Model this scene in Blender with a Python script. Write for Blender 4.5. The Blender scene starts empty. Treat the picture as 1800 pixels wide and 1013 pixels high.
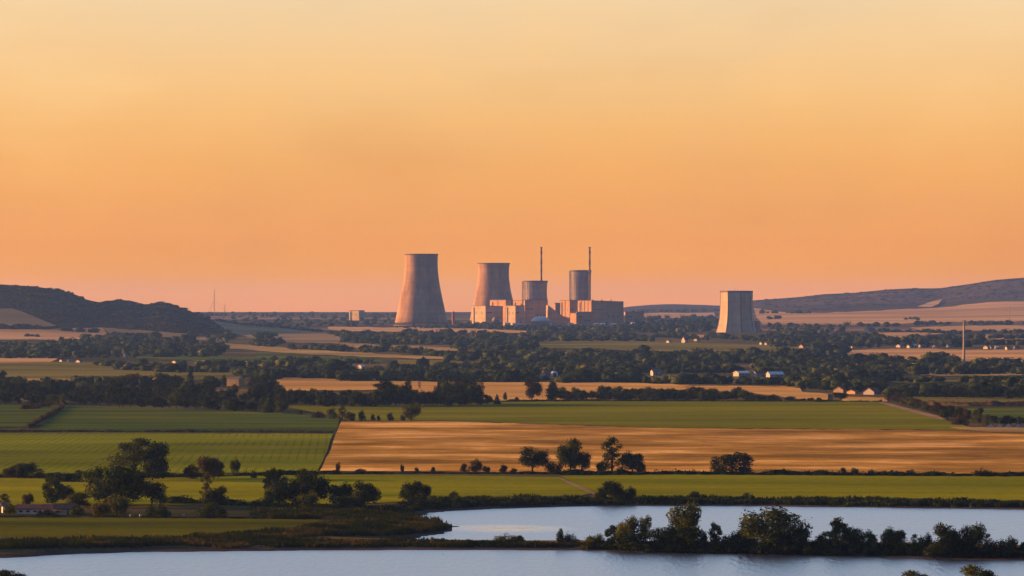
import bpy, bmesh, math, random
import numpy as np
from mathutils import Vector, Matrix
from mathutils.geometry import delaunay_2d_cdt

random.seed(7)
RNG = np.random.default_rng(11)
C = bpy.context.scene.collection
R = math.radians

# ------------------------------------------------------------------ camera model
CAM_H = 63.0
FPX = 8563.0            # focal length in photo pixels (photo 1800 x 1013)
HZ = 548.0              # horizon row
SUN_EL = 8.5
SUN_AZ = (-0.956, 0.292)

# ------------------------------------------------------------------ terrain
PD = np.array([-500, 1000, 1750, 3500, 5000, 7000, 9000, 11000, 14000, 20000, 30000, 45000.])
PZ = np.array([1.6, 1.6, 1.8, 2.0, 4.0, 14.0, 22.0, 35.0, 45.0, 51.0, 59.5, 62.0])

def smooth(t):
    t = np.clip(t, 0, 1)
    return t * t * (3 - 2 * t)

def base_z(y):
    # smoothed piecewise profile
    return (np.interp(y - 250, PD, PZ) + np.interp(y, PD, PZ) + np.interp(y + 250, PD, PZ)) / 3

HL = np.array([(-900, 470), (-300, 485), (0, 500), (60, 504), (100, 509), (130, 517), (150, 527), (175, 532), (200, 529), (225, 531),
               (245, 536), (265, 535), (290, 533), (320, 542), (350, 555), (380, 570), (405, 584), (430, 600)], float)
HR = np.array([(1262, 549), (1290, 540), (1325, 528), (1400, 523), (1450, 517), (1500, 515), (1560, 509), (1600, 507), (1650, 507), (1700, 500),
               (1750, 492), (1800, 488), (1950, 478), (2400, 470), (2900, 500)], float)
HM = np.array([(1040, 552), (1085, 545), (1110, 541), (1150, 538), (1180, 537), (1250, 539), (1275, 541), (1330, 543), (1420, 552)], float)
HF = np.array([(-400, 549), (150, 549), (340, 549), (380, 547.5), (470, 549), (600, 549.5), (660, 549), (700, 550), (800, 549), (1000, 551)], float)

def hill_amp(u, ridge, dr, y):
    zr = CAM_H + (HZ - np.interp(u, ridge[:, 0], ridge[:, 1])) * dr / FPX
    return np.maximum(zr - base_z(dr), 0)

def hill_l(x, y):
    u = 900 + FPX * x / np.maximum(y, 1)
    a = hill_amp(u, HL, 9400.0, y)
    return a * smooth((y - 8100) / 1300) * (1 - smooth((y - 9400) / 3500))

def hill_r(x, y):
    u = 900 + FPX * x / np.maximum(y, 1)
    a = hill_amp(u, HR, 16500.0, y)
    t = np.clip((y - 11000) / 5500, 0, 1)
    return a * (0.62 * t ** 1.3 + 0.38 * smooth((t - 0.5) * 2)) * (1 - smooth((y - 16500) / 6000))

def hill_m(x, y):
    u = 900 + FPX * x / np.maximum(y, 1)
    a = hill_amp(u, HM, 20000.0, y)
    return a * smooth((y - 16800) / 3200) * (1 - smooth((y - 20000) / 5000))

# shore lines (photo rows projected on the water level)
def wl(px, py):
    d = CAM_H * FPX / (py - HZ)
    return ((px - 900) / FPX * d, d)

SOUTH = [wl(*p) for p in [(-500, 989), (0, 981), (60, 979), (100, 976), (230, 971), (400, 969.5), (520, 968), (700, 967.5), (850, 967), (1000, 968),
                          (1200, 971), (1400, 975), (1600, 981), (1800, 986), (2300, 1001)]]
SX = np.array([p[0] for p in SOUTH]); SY = np.array([p[1] for p in SOUTH])
UPPER = [wl(*p) for p in [(750, 903), (768, 901), (790, 899), (840, 896.5), (900, 894), (1000, 891), (1100, 889.5), (1200, 889.5), (1300, 890), (1500, 892),
                          (1650, 894), (1800, 896.5), (2300, 905), (2300, 972), (1800, 961), (1700, 958), (1600, 957), (1500, 956), (1300, 955.5),
                          (1200, 955), (1100, 954), (1000, 953), (950, 953.5), (880, 952), (830, 952.5), (780, 952), (740, 950.5), (710, 950),
                          (725, 947), (750, 943), (775, 938.5), (795, 934), (804, 930), (803, 926), (795, 923), (780, 921), (765, 918), (752, 913), (743, 908)]]
UP = np.array(UPPER)

def poly_sd(P, x, y):
    """positive outside, negative inside"""
    x = np.asarray(x, float); y = np.asarray(y, float)
    best = np.full(x.shape, 1e18); inside = np.zeros(x.shape, bool)
    n = len(P)
    for i in range(n):
        ax, ay = P[i]; bx, by = P[(i + 1) % n]
        ex, ey = bx - ax, by - ay
        t = np.clip(((x - ax) * ex + (y - ay) * ey) / (ex * ex + ey * ey), 0, 1)
        best = np.minimum(best, (x - ax - t * ex) ** 2 + (y - ay - t * ey) ** 2)
        c = (ay > y) != (by > y)
        inside ^= c & (x < ex * (y - ay) / (ey if ey else 1e-9) + ax)
    return np.where(inside, -1, 1) * np.sqrt(best)

def wob(x, y, s, seed=0):
    return (np.sin(x / s + 1.3 * seed) * np.cos(y / s * 1.17 + seed) + 0.6 * np.sin(x / s * 2.3 + y / s * 1.9 + seed * 2.1)
            + 0.4 * np.cos(x / s * 4.7 - y / s * 3.1 + seed)) / 2

def shore_sd(x, y):
    s1 = y - np.interp(x, SX, SY)
    s2 = poly_sd(UP, x, y)
    s0 = 1124 - y + 5 * wob(x, x * 0.2, 31.0, 6)      # the near bank, below the frame
    return np.maximum(np.minimum(s1, s2), s0) + 1.6 * wob(x, y, 9.0, 2)

def T(x, y):
    x = np.asarray(x, float); y = np.asarray(y, float)
    z = base_z(y) + hill_l(x, y) + hill_r(x, y) + hill_m(x, y)
    near = y < 1720
    if np.any(near):
        if x.ndim == 0:
            sd = shore_sd(x[None], y[None])[0]
        else:
            sd = shore_sd(x, y)
        land = 0.12 + np.clip(sd, 0, 14) * 0.02 + 1.2 * smooth((sd - 3) / 22)
        zz = np.where(sd > 0, land, -0.3 - 1.6 * smooth(-sd / 10))
        k = smooth((y - 1640) / 80)
        z = np.where(near, zz * (1 - k) + z * k, z)
    return z

_D = np.concatenate([np.arange(900, 1800, 1.5), np.geomspace(1800, 32800, 1500)])
def at(px, py):
    """photo pixel -> the point of the terrain seen there"""
    sx = (px - 900) / FPX; sz = (HZ - py) / FPX
    z = CAM_H + sz * _D
    below = z <= T(sx * _D, _D)
    if not below.any():
        d = 30000.0
    else:
        i = int(np.argmax(below)); d = _D[i]
        if i > 0:
            lo, hi = _D[i - 1], _D[i]
            for _ in range(12):
                m = (lo + hi) / 2
                if CAM_H + sz * m <= float(T(sx * m, m)): hi = m
                else: lo = m
            d = hi
    return sx * d, d, float(T(sx * d, d))

_at_cache = {}
def many_at(pts):
    """vectorised version for many pixels"""
    pts = np.asarray(pts, float)
    out = np.zeros((len(pts), 3))
    near = np.where(pts[:, 1] > 780)[0]
    if len(near):
        sx = (pts[near, 0] - 900) / FPX; sl = (pts[near, 1] - HZ) / FPX
        z = np.full(len(near), 1.2)
        for _ in range(5):
            d = (CAM_H - z) / sl
            z = 0.5 * z + 0.5 * T(sx * d, d)
        out[near, 0] = sx * d; out[near, 1] = d; out[near, 2] = T(sx * d, d)
    far = np.where(pts[:, 1] <= 780)[0]
    D = _D[None, _D > 1750]
    for s in range(0, len(far), 500):
        f = far[s:s + 500]
        p = pts[f]
        sx = ((p[:, 0] - 900) / FPX)[:, None]; sz = ((HZ - p[:, 1]) / FPX)[:, None]
        g = base_z(D) + hill_l(sx * D, D) + hill_r(sx * D, D) + hill_m(sx * D, D)
        gap = CAM_H + sz * D - g
        b = gap <= 0
        i = np.where(b.any(1), b.argmax(1), D.shape[1] - 1)
        i = np.maximum(i, 1)
        r = np.arange(len(p))
        g0, g1 = gap[r, i - 1], gap[r, i]
        t = np.clip(g0 / np.where(np.abs(g0 - g1) < 1e-9, 1, g0 - g1), 0, 1)
        d = D[0, i - 1] + t * (D[0, i] - D[0, i - 1])
        out[f, 0] = sx[:, 0] * d; out[f, 1] = d
        out[f, 2] = T(sx[:, 0] * d, d)
    return out

# ------------------------------------------------------------------ mesh helpers
def mesh_np(name, V, quads=None, tris=None, mat=None, smooth_shade=False):
    me = bpy.data.meshes.new(name)
    V = np.asarray(V, np.float32)
    nq = 0 if quads is None else len(quads); nt = 0 if tris is None else len(tris)
    me.vertices.add(len(V)); me.vertices.foreach_set('co', V.ravel())
    loops = []
    if nq: loops.append(np.asarray(quads, np.int32).ravel())
    if nt: loops.append(np.asarray(tris, np.int32).ravel())
    L = np.concatenate(loops)
    me.loops.add(len(L)); me.loops.foreach_set('vertex_index', L)
    starts = np.concatenate([np.arange(nq) * 4, nq * 4 + np.arange(nt) * 3]).astype(np.int32)
    me.polygons.add(nq + nt)
    me.polygons.foreach_set('loop_start', starts)
    if smooth_shade: me.polygons.foreach_set('use_smooth', np.ones(nq + nt, bool))
    me.update(calc_edges=True); me.validate()
    if mat: me.materials.append(mat)
    return me

def link(name, me, parent=None):
    o = bpy.data.objects.new(name, me); C.objects.link(o)
    if parent: o.parent = parent
    return o

def tag(o, label=None, cat=None, group=None, kind=None):
    if label: o['label'] = label
    if cat: o['category'] = cat
    if group: o['group'] = group
    if kind: o['kind'] = kind
    return o

def thing(name, label, cat, loc, rz=0.0, group=None):
    o = bpy.data.objects.new(name, None); C.objects.link(o)
    o.location = loc; o.rotation_euler = (0, 0, rz)
    o.empty_display_size = 1
    return tag(o, label, cat, group)

def bm_obj(name, bm, mat, parent=None, smooth_shade=False):
    me = bpy.data.meshes.new(name)
    bmesh.ops.recalc_face_normals(bm, faces=bm.faces)
    bm.to_mesh(me); bm.free()
    if smooth_shade:
        for p in me.polygons: p.use_smooth = True
    me.materials.append(mat)
    return link(name, me, parent)

def add_box(bm, x0, x1, y0, y1, z0, z1):
    v = [bm.verts.new((x, y, z)) for z in (z0, z1) for x, y in ((x0, y0), (x1, y0), (x1, y1), (x0, y1))]
    for f in ((3, 2, 1, 0), (4, 5, 6, 7), (0, 1, 5, 4), (1, 2, 6, 5), (2, 3, 7, 6), (3, 0, 4, 7)):
        bm.faces.new([v[i] for i in f])

def tube_arrays(p0, p1, r0, r1, n=6):
    p0 = np.array(p0, float); p1 = np.array(p1, float)
    d = p1 - p0; d /= max(np.linalg.norm(d), 1e-9)
    a = np.cross(d, (0.3, 0.9, 0.1)); a /= np.linalg.norm(a); b = np.cross(d, a)
    t = np.arange(n) * 2 * math.pi / n
    ring = np.cos(t)[:, None] * a + np.sin(t)[:, None] * b
    V = np.concatenate([p0 + ring * r0, p1 + ring * r1])
    Q = [(i, (i + 1) % n, n + (i + 1) % n, n + i) for i in range(n)]
    return V, np.array(Q)

class MB:
    def __init__(s): s.V = []; s.Q = []; s.n = 0
    def add(s, V, Q):
        s.V.append(V); s.Q.append(np.asarray(Q) + s.n); s.n += len(V)
    def tube(s, p0, p1, r0, r1=None, n=6): s.add(*tube_arrays(p0, p1, r0, r1 if r1 is not None else r0, n))
    def mesh(s, name, mat, smooth_shade=False):
        return mesh_np(name, np.concatenate(s.V), np.concatenate(s.Q), None, mat, smooth_shade)

# ------------------------------------------------------------------ materials
def new_mat(name):
    m = bpy.data.materials.new(name); m.use_nodes = True
    nt = m.node_tree
    for n in list(nt.nodes): nt.nodes.remove(n)
    out = nt.nodes.new('ShaderNodeOutputMaterial')
    return m, nt, out

def N(nt, t, **kw):
    n = nt.nodes.new(t)
    for k, v in kw.items(): setattr(n, k, v)
    return n

def ramp(nt, fac, stops, interp='LINEAR'):
    r = N(nt, 'ShaderNodeValToRGB'); r.color_ramp.interpolation = interp
    els = r.color_ramp.elements
    while len(els) < len(stops): els.new(0.5)
    for e, (p, c) in zip(els, stops):
        e.position = p; e.color = (*c, 1)
    nt.links.new(fac, r.inputs['Fac'])
    return r.outputs['Color']

def noise(nt, vec, scale, detail=3, rough=0.6):
    n = N(nt, 'ShaderNodeTexNoise'); n.inputs['Scale'].default_value = scale
    n.inputs['Detail'].default_value = detail; n.inputs['Roughness'].default_value = rough
    nt.links.new(vec, n.inputs['Vector'])
    return n.outputs['Fac']

def mapping(nt, vec, scale=(1, 1, 1), rot=(0, 0, 0)):
    m = N(nt, 'ShaderNodeMapping'); m.inputs['Scale'].default_value = scale; m.inputs['Rotation'].default_value = rot
    nt.links.new(vec, m.inputs['Vector'])
    return m.outputs['Vector']

def mixc(nt, fac, a, b, mode='MIX'):
    n = N(nt, 'ShaderNodeMix', data_type='RGBA', blend_type=mode)
    for sock, v in ((n.inputs['Factor'], fac), (n.inputs[6], a), (n.inputs[7], b)):
        if hasattr(v, 'links'): nt.links.new(v, sock)
        elif isinstance(v, (int, float)): sock.default_value = v
        else: sock.default_value = (*v, 1)
    return n.outputs[2]

def wpos(nt): return N(nt, 'ShaderNodeNewGeometry').outputs['Position']

def finish(nt, out, col, rough=0.9, bump=None, bump_strength=0.3, bump_dist=1.0, spec=0.1):
    b = N(nt, 'ShaderNodeBsdfPrincipled')
    b.inputs['Roughness'].default_value = rough
    b.inputs['Specular IOR Level'].default_value = spec
    if hasattr(col, 'links'): nt.links.new(col, b.inputs['Base Color'])
    else: b.inputs['Base Color'].default_value = (*col, 1)
    if bump is not None:
        bp = N(nt, 'ShaderNodeBump'); bp.inputs['Strength'].default_value = bump_strength; bp.inputs['Distance'].default_value = bump_dist
        nt.links.new(bump, bp.inputs['Height']); nt.links.new(bp.outputs['Normal'], b.inputs['Normal'])
    nt.links.new(b.outputs['BSDF'], out.inputs['Surface'])
    return b

def soil(name, c0, c1, scale=0.012, stretch=(1, 1, 1), rows=None, row_rot=0.0, row_amt=0.35, rot=0.0, third=None):
    """field or ground: two tones broken by noise, fine grain, optional crop rows"""
    m, nt, out = new_mat(name)
    p = wpos(nt)
    v = mapping(nt, p, stretch, (0, 0, rot))
    f = noise(nt, v, scale, 6, 0.62)
    col = ramp(nt, f, [(0.36, c0), (0.62, c1)] if third is None else [(0.37, c0), (0.52, c1), (0.64, third)])
    big = noise(nt, mapping(nt, p, (0.7, 1, 1)), scale * 0.33, 3, 0.55)
    col = mixc(nt, 0.8, col, ramp(nt, big, [(0.34, (0.72, 0.70, 0.75)), (0.5, (1, 1, 1)), (0.66, (1.22, 1.14, 1.0))]), 'MULTIPLY')
    g = noise(nt, p, 0.35, 3, 0.7)
    col = mixc(nt, 0.55, col, ramp(nt, g, [(0.3, (0.55, 0.55, 0.55)), (0.7, (1.25, 1.25, 1.25))]), 'MULTIPLY')
    h = g
    if rows:
        w = N(nt, 'ShaderNodeTexWave', wave_type='BANDS', bands_direction='X'); w.inputs['Scale'].default_value = rows
        w.inputs['Distortion'].default_value = 1.6; w.inputs['Detail'].default_value = 1.0; w.inputs['Detail Scale'].default_value = 0.06
        nt.links.new(mapping(nt, p, (1, 1, 1), (0, 0, row_rot)), w.inputs['Vector'])
        lines = ramp(nt, w.outputs['Fac'], [(0.0, (0.42, 0.42, 0.42)), (0.22, (1, 1, 1)), (1.0, (1, 1, 1))])
        mask = ramp(nt, noise(nt, p, 0.01, 2), [(0.38, (0, 0, 0)), (0.6, (1, 1, 1))])
        lines = mixc(nt, mask, (1, 1, 1), lines)
        col = mixc(nt, row_amt, col, lines, 'MULTIPLY')
    finish(nt, out, col, 1.0, h, 0.5, 0.25, 0.0)
    return m

def leaf_mat(name, c0, c1, c2, scale=0.35, island=False):
    m, nt, out = new_mat(name)
    f = noise(nt, wpos(nt), scale, 3, 0.6)
    oi = N(nt, 'ShaderNodeObjectInfo').outputs['Random']
    col = ramp(nt, f, [(0.32, c0), (0.5, c1), (0.7, c2)])
    col = mixc(nt, 0.5, col, ramp(nt, oi, [(0, (0.7, 0.75, 0.85)), (0.5, (1, 1, 1)), (1, (1.25, 1.12, 0.85))]), 'MULTIPLY')
    if island:
        ri = N(nt, 'ShaderNodeNewGeometry').outputs['Random Per Island']
        col = mixc(nt, 0.9, col, ramp(nt, ri, [(0.0, (0.55, 0.65, 0.8)), (0.55, (0.95, 1.0, 0.95)), (0.8, (1.25, 1.15, 0.95)), (0.92, (1.75, 1.7, 0.95)), (1.0, (1.7, 1.3, 1.1))]), 'MULTIPLY')
    d = N(nt, 'ShaderNodeBsdfDiffuse'); t = N(nt, 'ShaderNodeBsdfTranslucent'); mx = N(nt, 'ShaderNodeMixShader')
    nt.links.new(col, d.inputs['Color'])
    nt.links.new(mixc(nt, 1.0, col, (1.3, 1.15, 0.6), 'MULTIPLY'), t.inputs['Color'])
    mx.inputs[0].default_value = 0.18
    nt.links.new(d.outputs[0], mx.inputs[1]); nt.links.new(t.outputs[0], mx.inputs[2])
    nt.links.new(mx.outputs[0], out.inputs['Surface'])
    return m

def concrete(name, c0, c1, streak=0.02, scale=0.03, rough=0.85, stain=0.5):
    """weathered: vertical streaks of staining and pour bands"""
    m, nt, out = new_mat(name)
    oc = N(nt, 'ShaderNodeTexCoord').outputs['Object']
    f = noise(nt, mapping(nt, oc, (1, 1, 0.12)), streak * 4, 5, 0.65)
    g = noise(nt, oc, scale, 4, 0.6)
    col = ramp(nt, f, [(0.35, c0), (0.65, c1)])
    col = mixc(nt, stain, col, ramp(nt, g, [(0.35, (0.68, 0.66, 0.66)), (0.65, (1.12, 1.1, 1.08))]), 'MULTIPLY')
    w = noise(nt, mapping(nt, oc, (0.001, 0.001, 1)), 0.11, 2)
    col = mixc(nt, 0.5, col, ramp(nt, w, [(0.4, (0.80, 0.80, 0.80)), (0.6, (1.10, 1.10, 1.10))]), 'MULTIPLY')
    finish(nt, out, col, rough, g, 0.2, 0.5)
    return m

def plain(name, c, rough=0.7, var=0.25, scale=0.4):
    m, nt, out = new_mat(name)
    oc = N(nt, 'ShaderNodeTexCoord').outputs['Object']
    g = noise(nt, oc, scale, 4, 0.65)
    col = mixc(nt, 1.0, c, ramp(nt, g, [(0.3, (1 - var,) * 3), (0.7, (1 + var * 0.5,) * 3)]), 'MULTIPLY')
    finish(nt, out, col, rough, None, spec=0.25)
    return m

M = {}
M['ground'] = soil('ground_mixed', (0.045, 0.05, 0.022), (0.10, 0.09, 0.038), 0.006, (0.5, 1, 1), third=(0.20, 0.125, 0.06))
M['plain'] = soil('plain_mixed', (0.05, 0.05, 0.03), (0.12, 0.095, 0.05), 0.0016, (0.35, 1, 1), third=(0.30, 0.19, 0.10))
M['shore'] = soil('shore_mud', (0.036, 0.028, 0.026), (0.095, 0.072, 0.062), 0.08, (0.3, 1, 1))
M['hill'] = soil('hill_scrub', (0.012, 0.015, 0.011), (0.028, 0.028, 0.019), 0.012, (0.6, 1, 1), third=(0.05, 0.042, 0.028))
M['hill_far'] = soil('hill_far_wood', (0.045, 0.040, 0.028), (0.085, 0.064, 0.045), 0.003, (0.5, 1, 1), third=(0.12, 0.085, 0.055))
M['wheat'] = soil('wheat_ripe', (0.215, 0.122, 0.021), (0.470, 0.260, 0.048), 0.015, (0.8, 0.8, 1), third=(0.840, 0.500, 0.150))
M['wheat2'] = soil('wheat_stubble', (0.4026, 0.2277, 0.0550), (0.6588, 0.4002, 0.1100), 0.006, (0.6, 1, 1))
M['pink'] = soil('stubble_pink', (0.3910, 0.2340, 0.0950), (0.6440, 0.4030, 0.1650), 0.004, (0.5, 1, 1))
M['pinkdull'] = soil('stubble_dull', (0.1955, 0.1495, 0.0750), (0.3105, 0.2340, 0.1150), 0.004, (0.5, 1, 1))
M['tan'] = soil('tan_field', (0.2875, 0.1950, 0.0650), (0.4600, 0.3250, 0.1100), 0.005, (0.6, 1, 1))
M['olive'] = soil('olive_field', (0.1150, 0.1105, 0.0220), (0.2185, 0.1950, 0.0400), 0.006, (0.5, 1, 1))
M['green'] = soil('green_crop', (0.120, 0.140, 0.005), (0.215, 0.215, 0.006), 0.008, (0.35, 1.4, 1), rows=0.022, row_rot=R(38), row_amt=0.75)
M['greenrow'] = soil('green_rows', (0.120, 0.158, 0.006), (0.205, 0.240, 0.009), 0.012, (0.5, 1, 1), rows=0.085, row_rot=R(-2), row_amt=0.55)
M['greendark'] = soil('green_dark', (0.0405, 0.0806, 0.0140), (0.0743, 0.1162, 0.0160), 0.012, (0.25, 1.2, 1), third=(0.1620, 0.1628, 0.0180))
M['meadow'] = soil('meadow_gold', (0.1350, 0.1581, 0.0040), (0.2497, 0.2558, 0.0060), 0.012, (0.3, 1.3, 1))
M['meadow2'] = soil('meadow_low', (0.0540, 0.0713, 0.0060), (0.1350, 0.1395, 0.0100), 0.018, (0.25, 1.2, 1))
M['track'] = soil('dry_track', (0.24, 0.16, 0.09), (0.36, 0.25, 0.14), 0.05)
M['leaf_dark'] = leaf_mat('leaf_dark', (0.004, 0.008, 0.004), (0.018, 0.030, 0.009), (0.078, 0.098, 0.019))  # third tone here and in the next two paints in sunlit clumps
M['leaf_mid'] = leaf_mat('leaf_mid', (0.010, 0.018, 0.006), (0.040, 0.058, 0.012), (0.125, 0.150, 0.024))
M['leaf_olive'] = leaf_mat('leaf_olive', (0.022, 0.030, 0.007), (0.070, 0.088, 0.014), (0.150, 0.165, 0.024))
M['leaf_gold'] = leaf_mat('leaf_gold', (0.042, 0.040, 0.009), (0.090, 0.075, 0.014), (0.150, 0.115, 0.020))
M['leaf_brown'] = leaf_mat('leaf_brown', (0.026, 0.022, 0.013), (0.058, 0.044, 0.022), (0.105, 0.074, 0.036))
M['wood_far'] = leaf_mat('leaf_woodland', (0.008, 0.017, 0.011), (0.024, 0.040, 0.021), (0.072, 0.088, 0.034), 0.03, True)  # third tone and brighter island tints colour in the sunlit clumps
M['scrub'] = leaf_mat('leaf_scrub', (0.014, 0.016, 0.011), (0.032, 0.029, 0.019), (0.060, 0.050, 0.030), 0.02)
M['reed'] = leaf_mat('reed', (0.008, 0.017, 0.004), (0.022, 0.032, 0.007), (0.100, 0.078, 0.018), 0.06)
M['bark'] = plain('bark', (0.045, 0.034, 0.026), 0.95)
M['tower'] = concrete('tower_concrete', (0.27, 0.158, 0.098), (0.47, 0.295, 0.185), 0.02, 0.03, 0.85, 0.7)
M['tower_rim'] = concrete('rim_concrete', (0.13, 0.11, 0.105), (0.21, 0.18, 0.165))
M['drum'] = concrete('drum_cladding', (0.26, 0.215, 0.205), (0.38, 0.315, 0.29), 0.05)
M['pale_concrete'] = concrete('pale_concrete', (0.42, 0.325, 0.235), (0.56, 0.435, 0.315), 0.03)
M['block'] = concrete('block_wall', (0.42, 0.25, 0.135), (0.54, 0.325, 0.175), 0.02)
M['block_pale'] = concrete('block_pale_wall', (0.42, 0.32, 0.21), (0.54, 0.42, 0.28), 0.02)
M['block_roof'] = plain('roof_felt', (0.16, 0.13, 0.125), 0.9, 0.3, 0.05)
M['steel_dark'] = plain('steel_dark', (0.07, 0.06, 0.06), 0.6)
M['steel_grey'] = plain('steel_grey', (0.22, 0.19, 0.18), 0.6)
M['rust'] = plain('red_band', (0.24, 0.055, 0.035), 0.7)
M['white'] = plain('white_render', (0.37, 0.345, 0.32), 0.8, 0.15, 0.5)
M['white_bright'] = plain('white_for_shade', (0.66, 0.64, 0.61), 0.8, 0.1, 0.5)  # same white painted paler for faces in shade, dimmer above for sunlit ones
M['cream'] = plain('cream_render', (0.33, 0.25, 0.17), 0.8, 0.2, 0.5)
M['ochre'] = plain('ochre_render', (0.42, 0.26, 0.13), 0.85, 0.25, 0.5)
M['tile'] = plain('roof_tile', (0.15, 0.052, 0.038), 0.85, 0.35, 0.9)
M['tile_grey'] = plain('roof_slate', (0.12, 0.105, 0.11), 0.8, 0.3, 0.9)
M['tin'] = plain('roof_tin', (0.50, 0.54, 0.60), 0.4, 0.2, 0.5)
M['glass'] = plain('window_dark', (0.03, 0.035, 0.045), 0.15, 0.1)
M['doorwood'] = plain('door_wood', (0.10, 0.06, 0.035), 0.7)
M['pole'] = plain('pole_concrete', (0.42, 0.36, 0.31), 0.8)

# water: rippled, with a calm patch in the lee of the spit
def water_mat():
    m, nt, out = new_mat('lake_water')
    p = wpos(nt)
    rip = noise(nt, mapping(nt, p, (0.75, 0.28, 1)), 0.55, 4, 0.65)
    swl = noise(nt, mapping(nt, p, (0.5, 1, 1)), 0.035, 3, 0.55)
    # calm patch
    cx, cy = wl(835, 929)
    cm = N(nt, 'ShaderNodeMapping', vector_type='TEXTURE'); cm.inputs['Location'].default_value = (cx + 9, cy, 0); cm.inputs['Scale'].default_value = (24, 36, 30)
    nt.links.new(p, cm.inputs['Vector'])
    sp = N(nt, 'ShaderNodeTexGradient', gradient_type='SPHERICAL'); nt.links.new(cm.outputs['Vector'], sp.inputs['Vector'])
    add = N(nt, 'ShaderNodeMath', operation='MULTIPLY_ADD'); nt.links.new(swl, add.inputs[0]); add.inputs[1].default_value = 0.5
    nt.links.new(sp.outputs['Fac'], add.inputs[2])
    calm = N(nt, 'ShaderNodeMapRange', clamp=True); nt.links.new(add.outputs[0], calm.inputs[0])
    calm.inputs[1].default_value = 0.34; calm.inputs[2].default_value = 0.95; calm.inputs[3].default_value = 0.28; calm.inputs[4].default_value = 0.16
    st = N(nt, 'ShaderNodeMapRange', clamp=True); nt.links.new(add.outputs[0], st.inputs[0])
    st.inputs[1].default_value = 0.34; st.inputs[2].default_value = 0.95; st.inputs[3].default_value = 0.42; st.inputs[4].default_value = 0.16
    b = N(nt, 'ShaderNodeBsdfPrincipled')
    b.inputs['Base Color'].default_value = (0.02, 0.034, 0.055, 1); b.inputs['IOR'].default_value = 1.33
    b.inputs['Specular IOR Level'].default_value = 1.0
    nt.links.new(calm.outputs[0], b.inputs['Roughness'])
    bp = N(nt, 'ShaderNodeBump'); bp.inputs['Distance'].default_value = 0.6
    nt.links.new(st.outputs[0], bp.inputs['Strength'])
    wv = noise(nt, mapping(nt, p, (1.0, 0.22, 1)), 0.42, 3, 0.6)
    hh = N(nt, 'ShaderNodeMath', operation='MULTIPLY_ADD'); nt.links.new(wv, hh.inputs[0]); hh.inputs[1].default_value = 4.5; nt.links.new(rip, hh.inputs[2])
    nt.links.new(hh.outputs[0], bp.inputs['Height']); nt.links.new(bp.outputs['Normal'], b.inputs['Normal'])
    nt.links.new(b.outputs['BSDF'], out.inputs['Surface'])
    return m
M['water'] = water_mat()

# ------------------------------------------------------------------ ground, shore, hills
def build_ground():
    rows = np.concatenate([np.array([-120, 200, 500, 800, 1000, 1050, 1080, 1095]), np.arange(1104, 1740, 2.0), np.geomspace(1742, 33000, 330)])
    a = np.linspace(-0.24, 0.24, 301)
    Y = np.repeat(rows[:, None], len(a), 1)
    X = a[None, :] * np.maximum(Y, 700)
    Z = T(X.ravel(), Y.ravel()).reshape(X.shape)
    V = np.stack([X, Y, Z], -1).reshape(-1, 3)
    nr, nc = X.shape
    i = np.arange(nr - 1)[:, None] * nc + np.arange(nc - 1)[None, :]
    Q = np.stack([i, i + 1, i + nc + 1, i + nc], -1).reshape(-1, 4)
    cen = V[Q].mean(1)
    cx, cy = cen[:, 0], cen[:, 1]
    zone = np.zeros(len(Q), int)
    near = cy < 1640
    sd = np.full(len(Q), 99.0); sd[near] = shore_sd(cx[near], cy[near])
    zone[near & (sd < 9 + 5 * wob(cx, cy, 17, 4))] = 1
    zone[hill_l(cx, cy) > 5] = 2
    uu = 900 + FPX * cx / np.maximum(cy, 1)
    hr = hill_r(cx, cy)
    edge = np.interp(uu, [1262, 1330, 1450, 1560, 1640, 1800, 2400], [14200, 13800, 13000, 13600, 13900, 14600, 14600]) + 350 * wob(cx, cy, 160, 5)
    zone[(hr > 6) & (cy > edge) & (cy < 20000)] = 3
    zone[(hill_m(cx, cy) > 6)] = 4
    zone[(zone == 0) & (cy > 9500)] = 5
    spec = [('ground', 'ground'), ('lake_shore', 'shore'), ('hill', 'hill'), ('hill', 'hill_far'), ('hill', 'hill_far'), ('far_plain', 'plain')]
    for k, (nm, mk) in enumerate(spec):
        q = Q[zone == k]
        if not len(q): continue
        used, inv = np.unique(q, return_inverse=True)
        o = link(nm, mesh_np(nm, V[used], inv.reshape(-1, 4), None, M[mk], True))
        tag(o, kind='structure')
build_ground()

lake = link('lake', mesh_np('lake', [(-900, -120, 0), (900, -120, 0), (900, 1660, 0), (-900, 1660, 0)], [(0, 1, 2, 3)], None, M['water']))
tag(lake, kind='structure')

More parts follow.
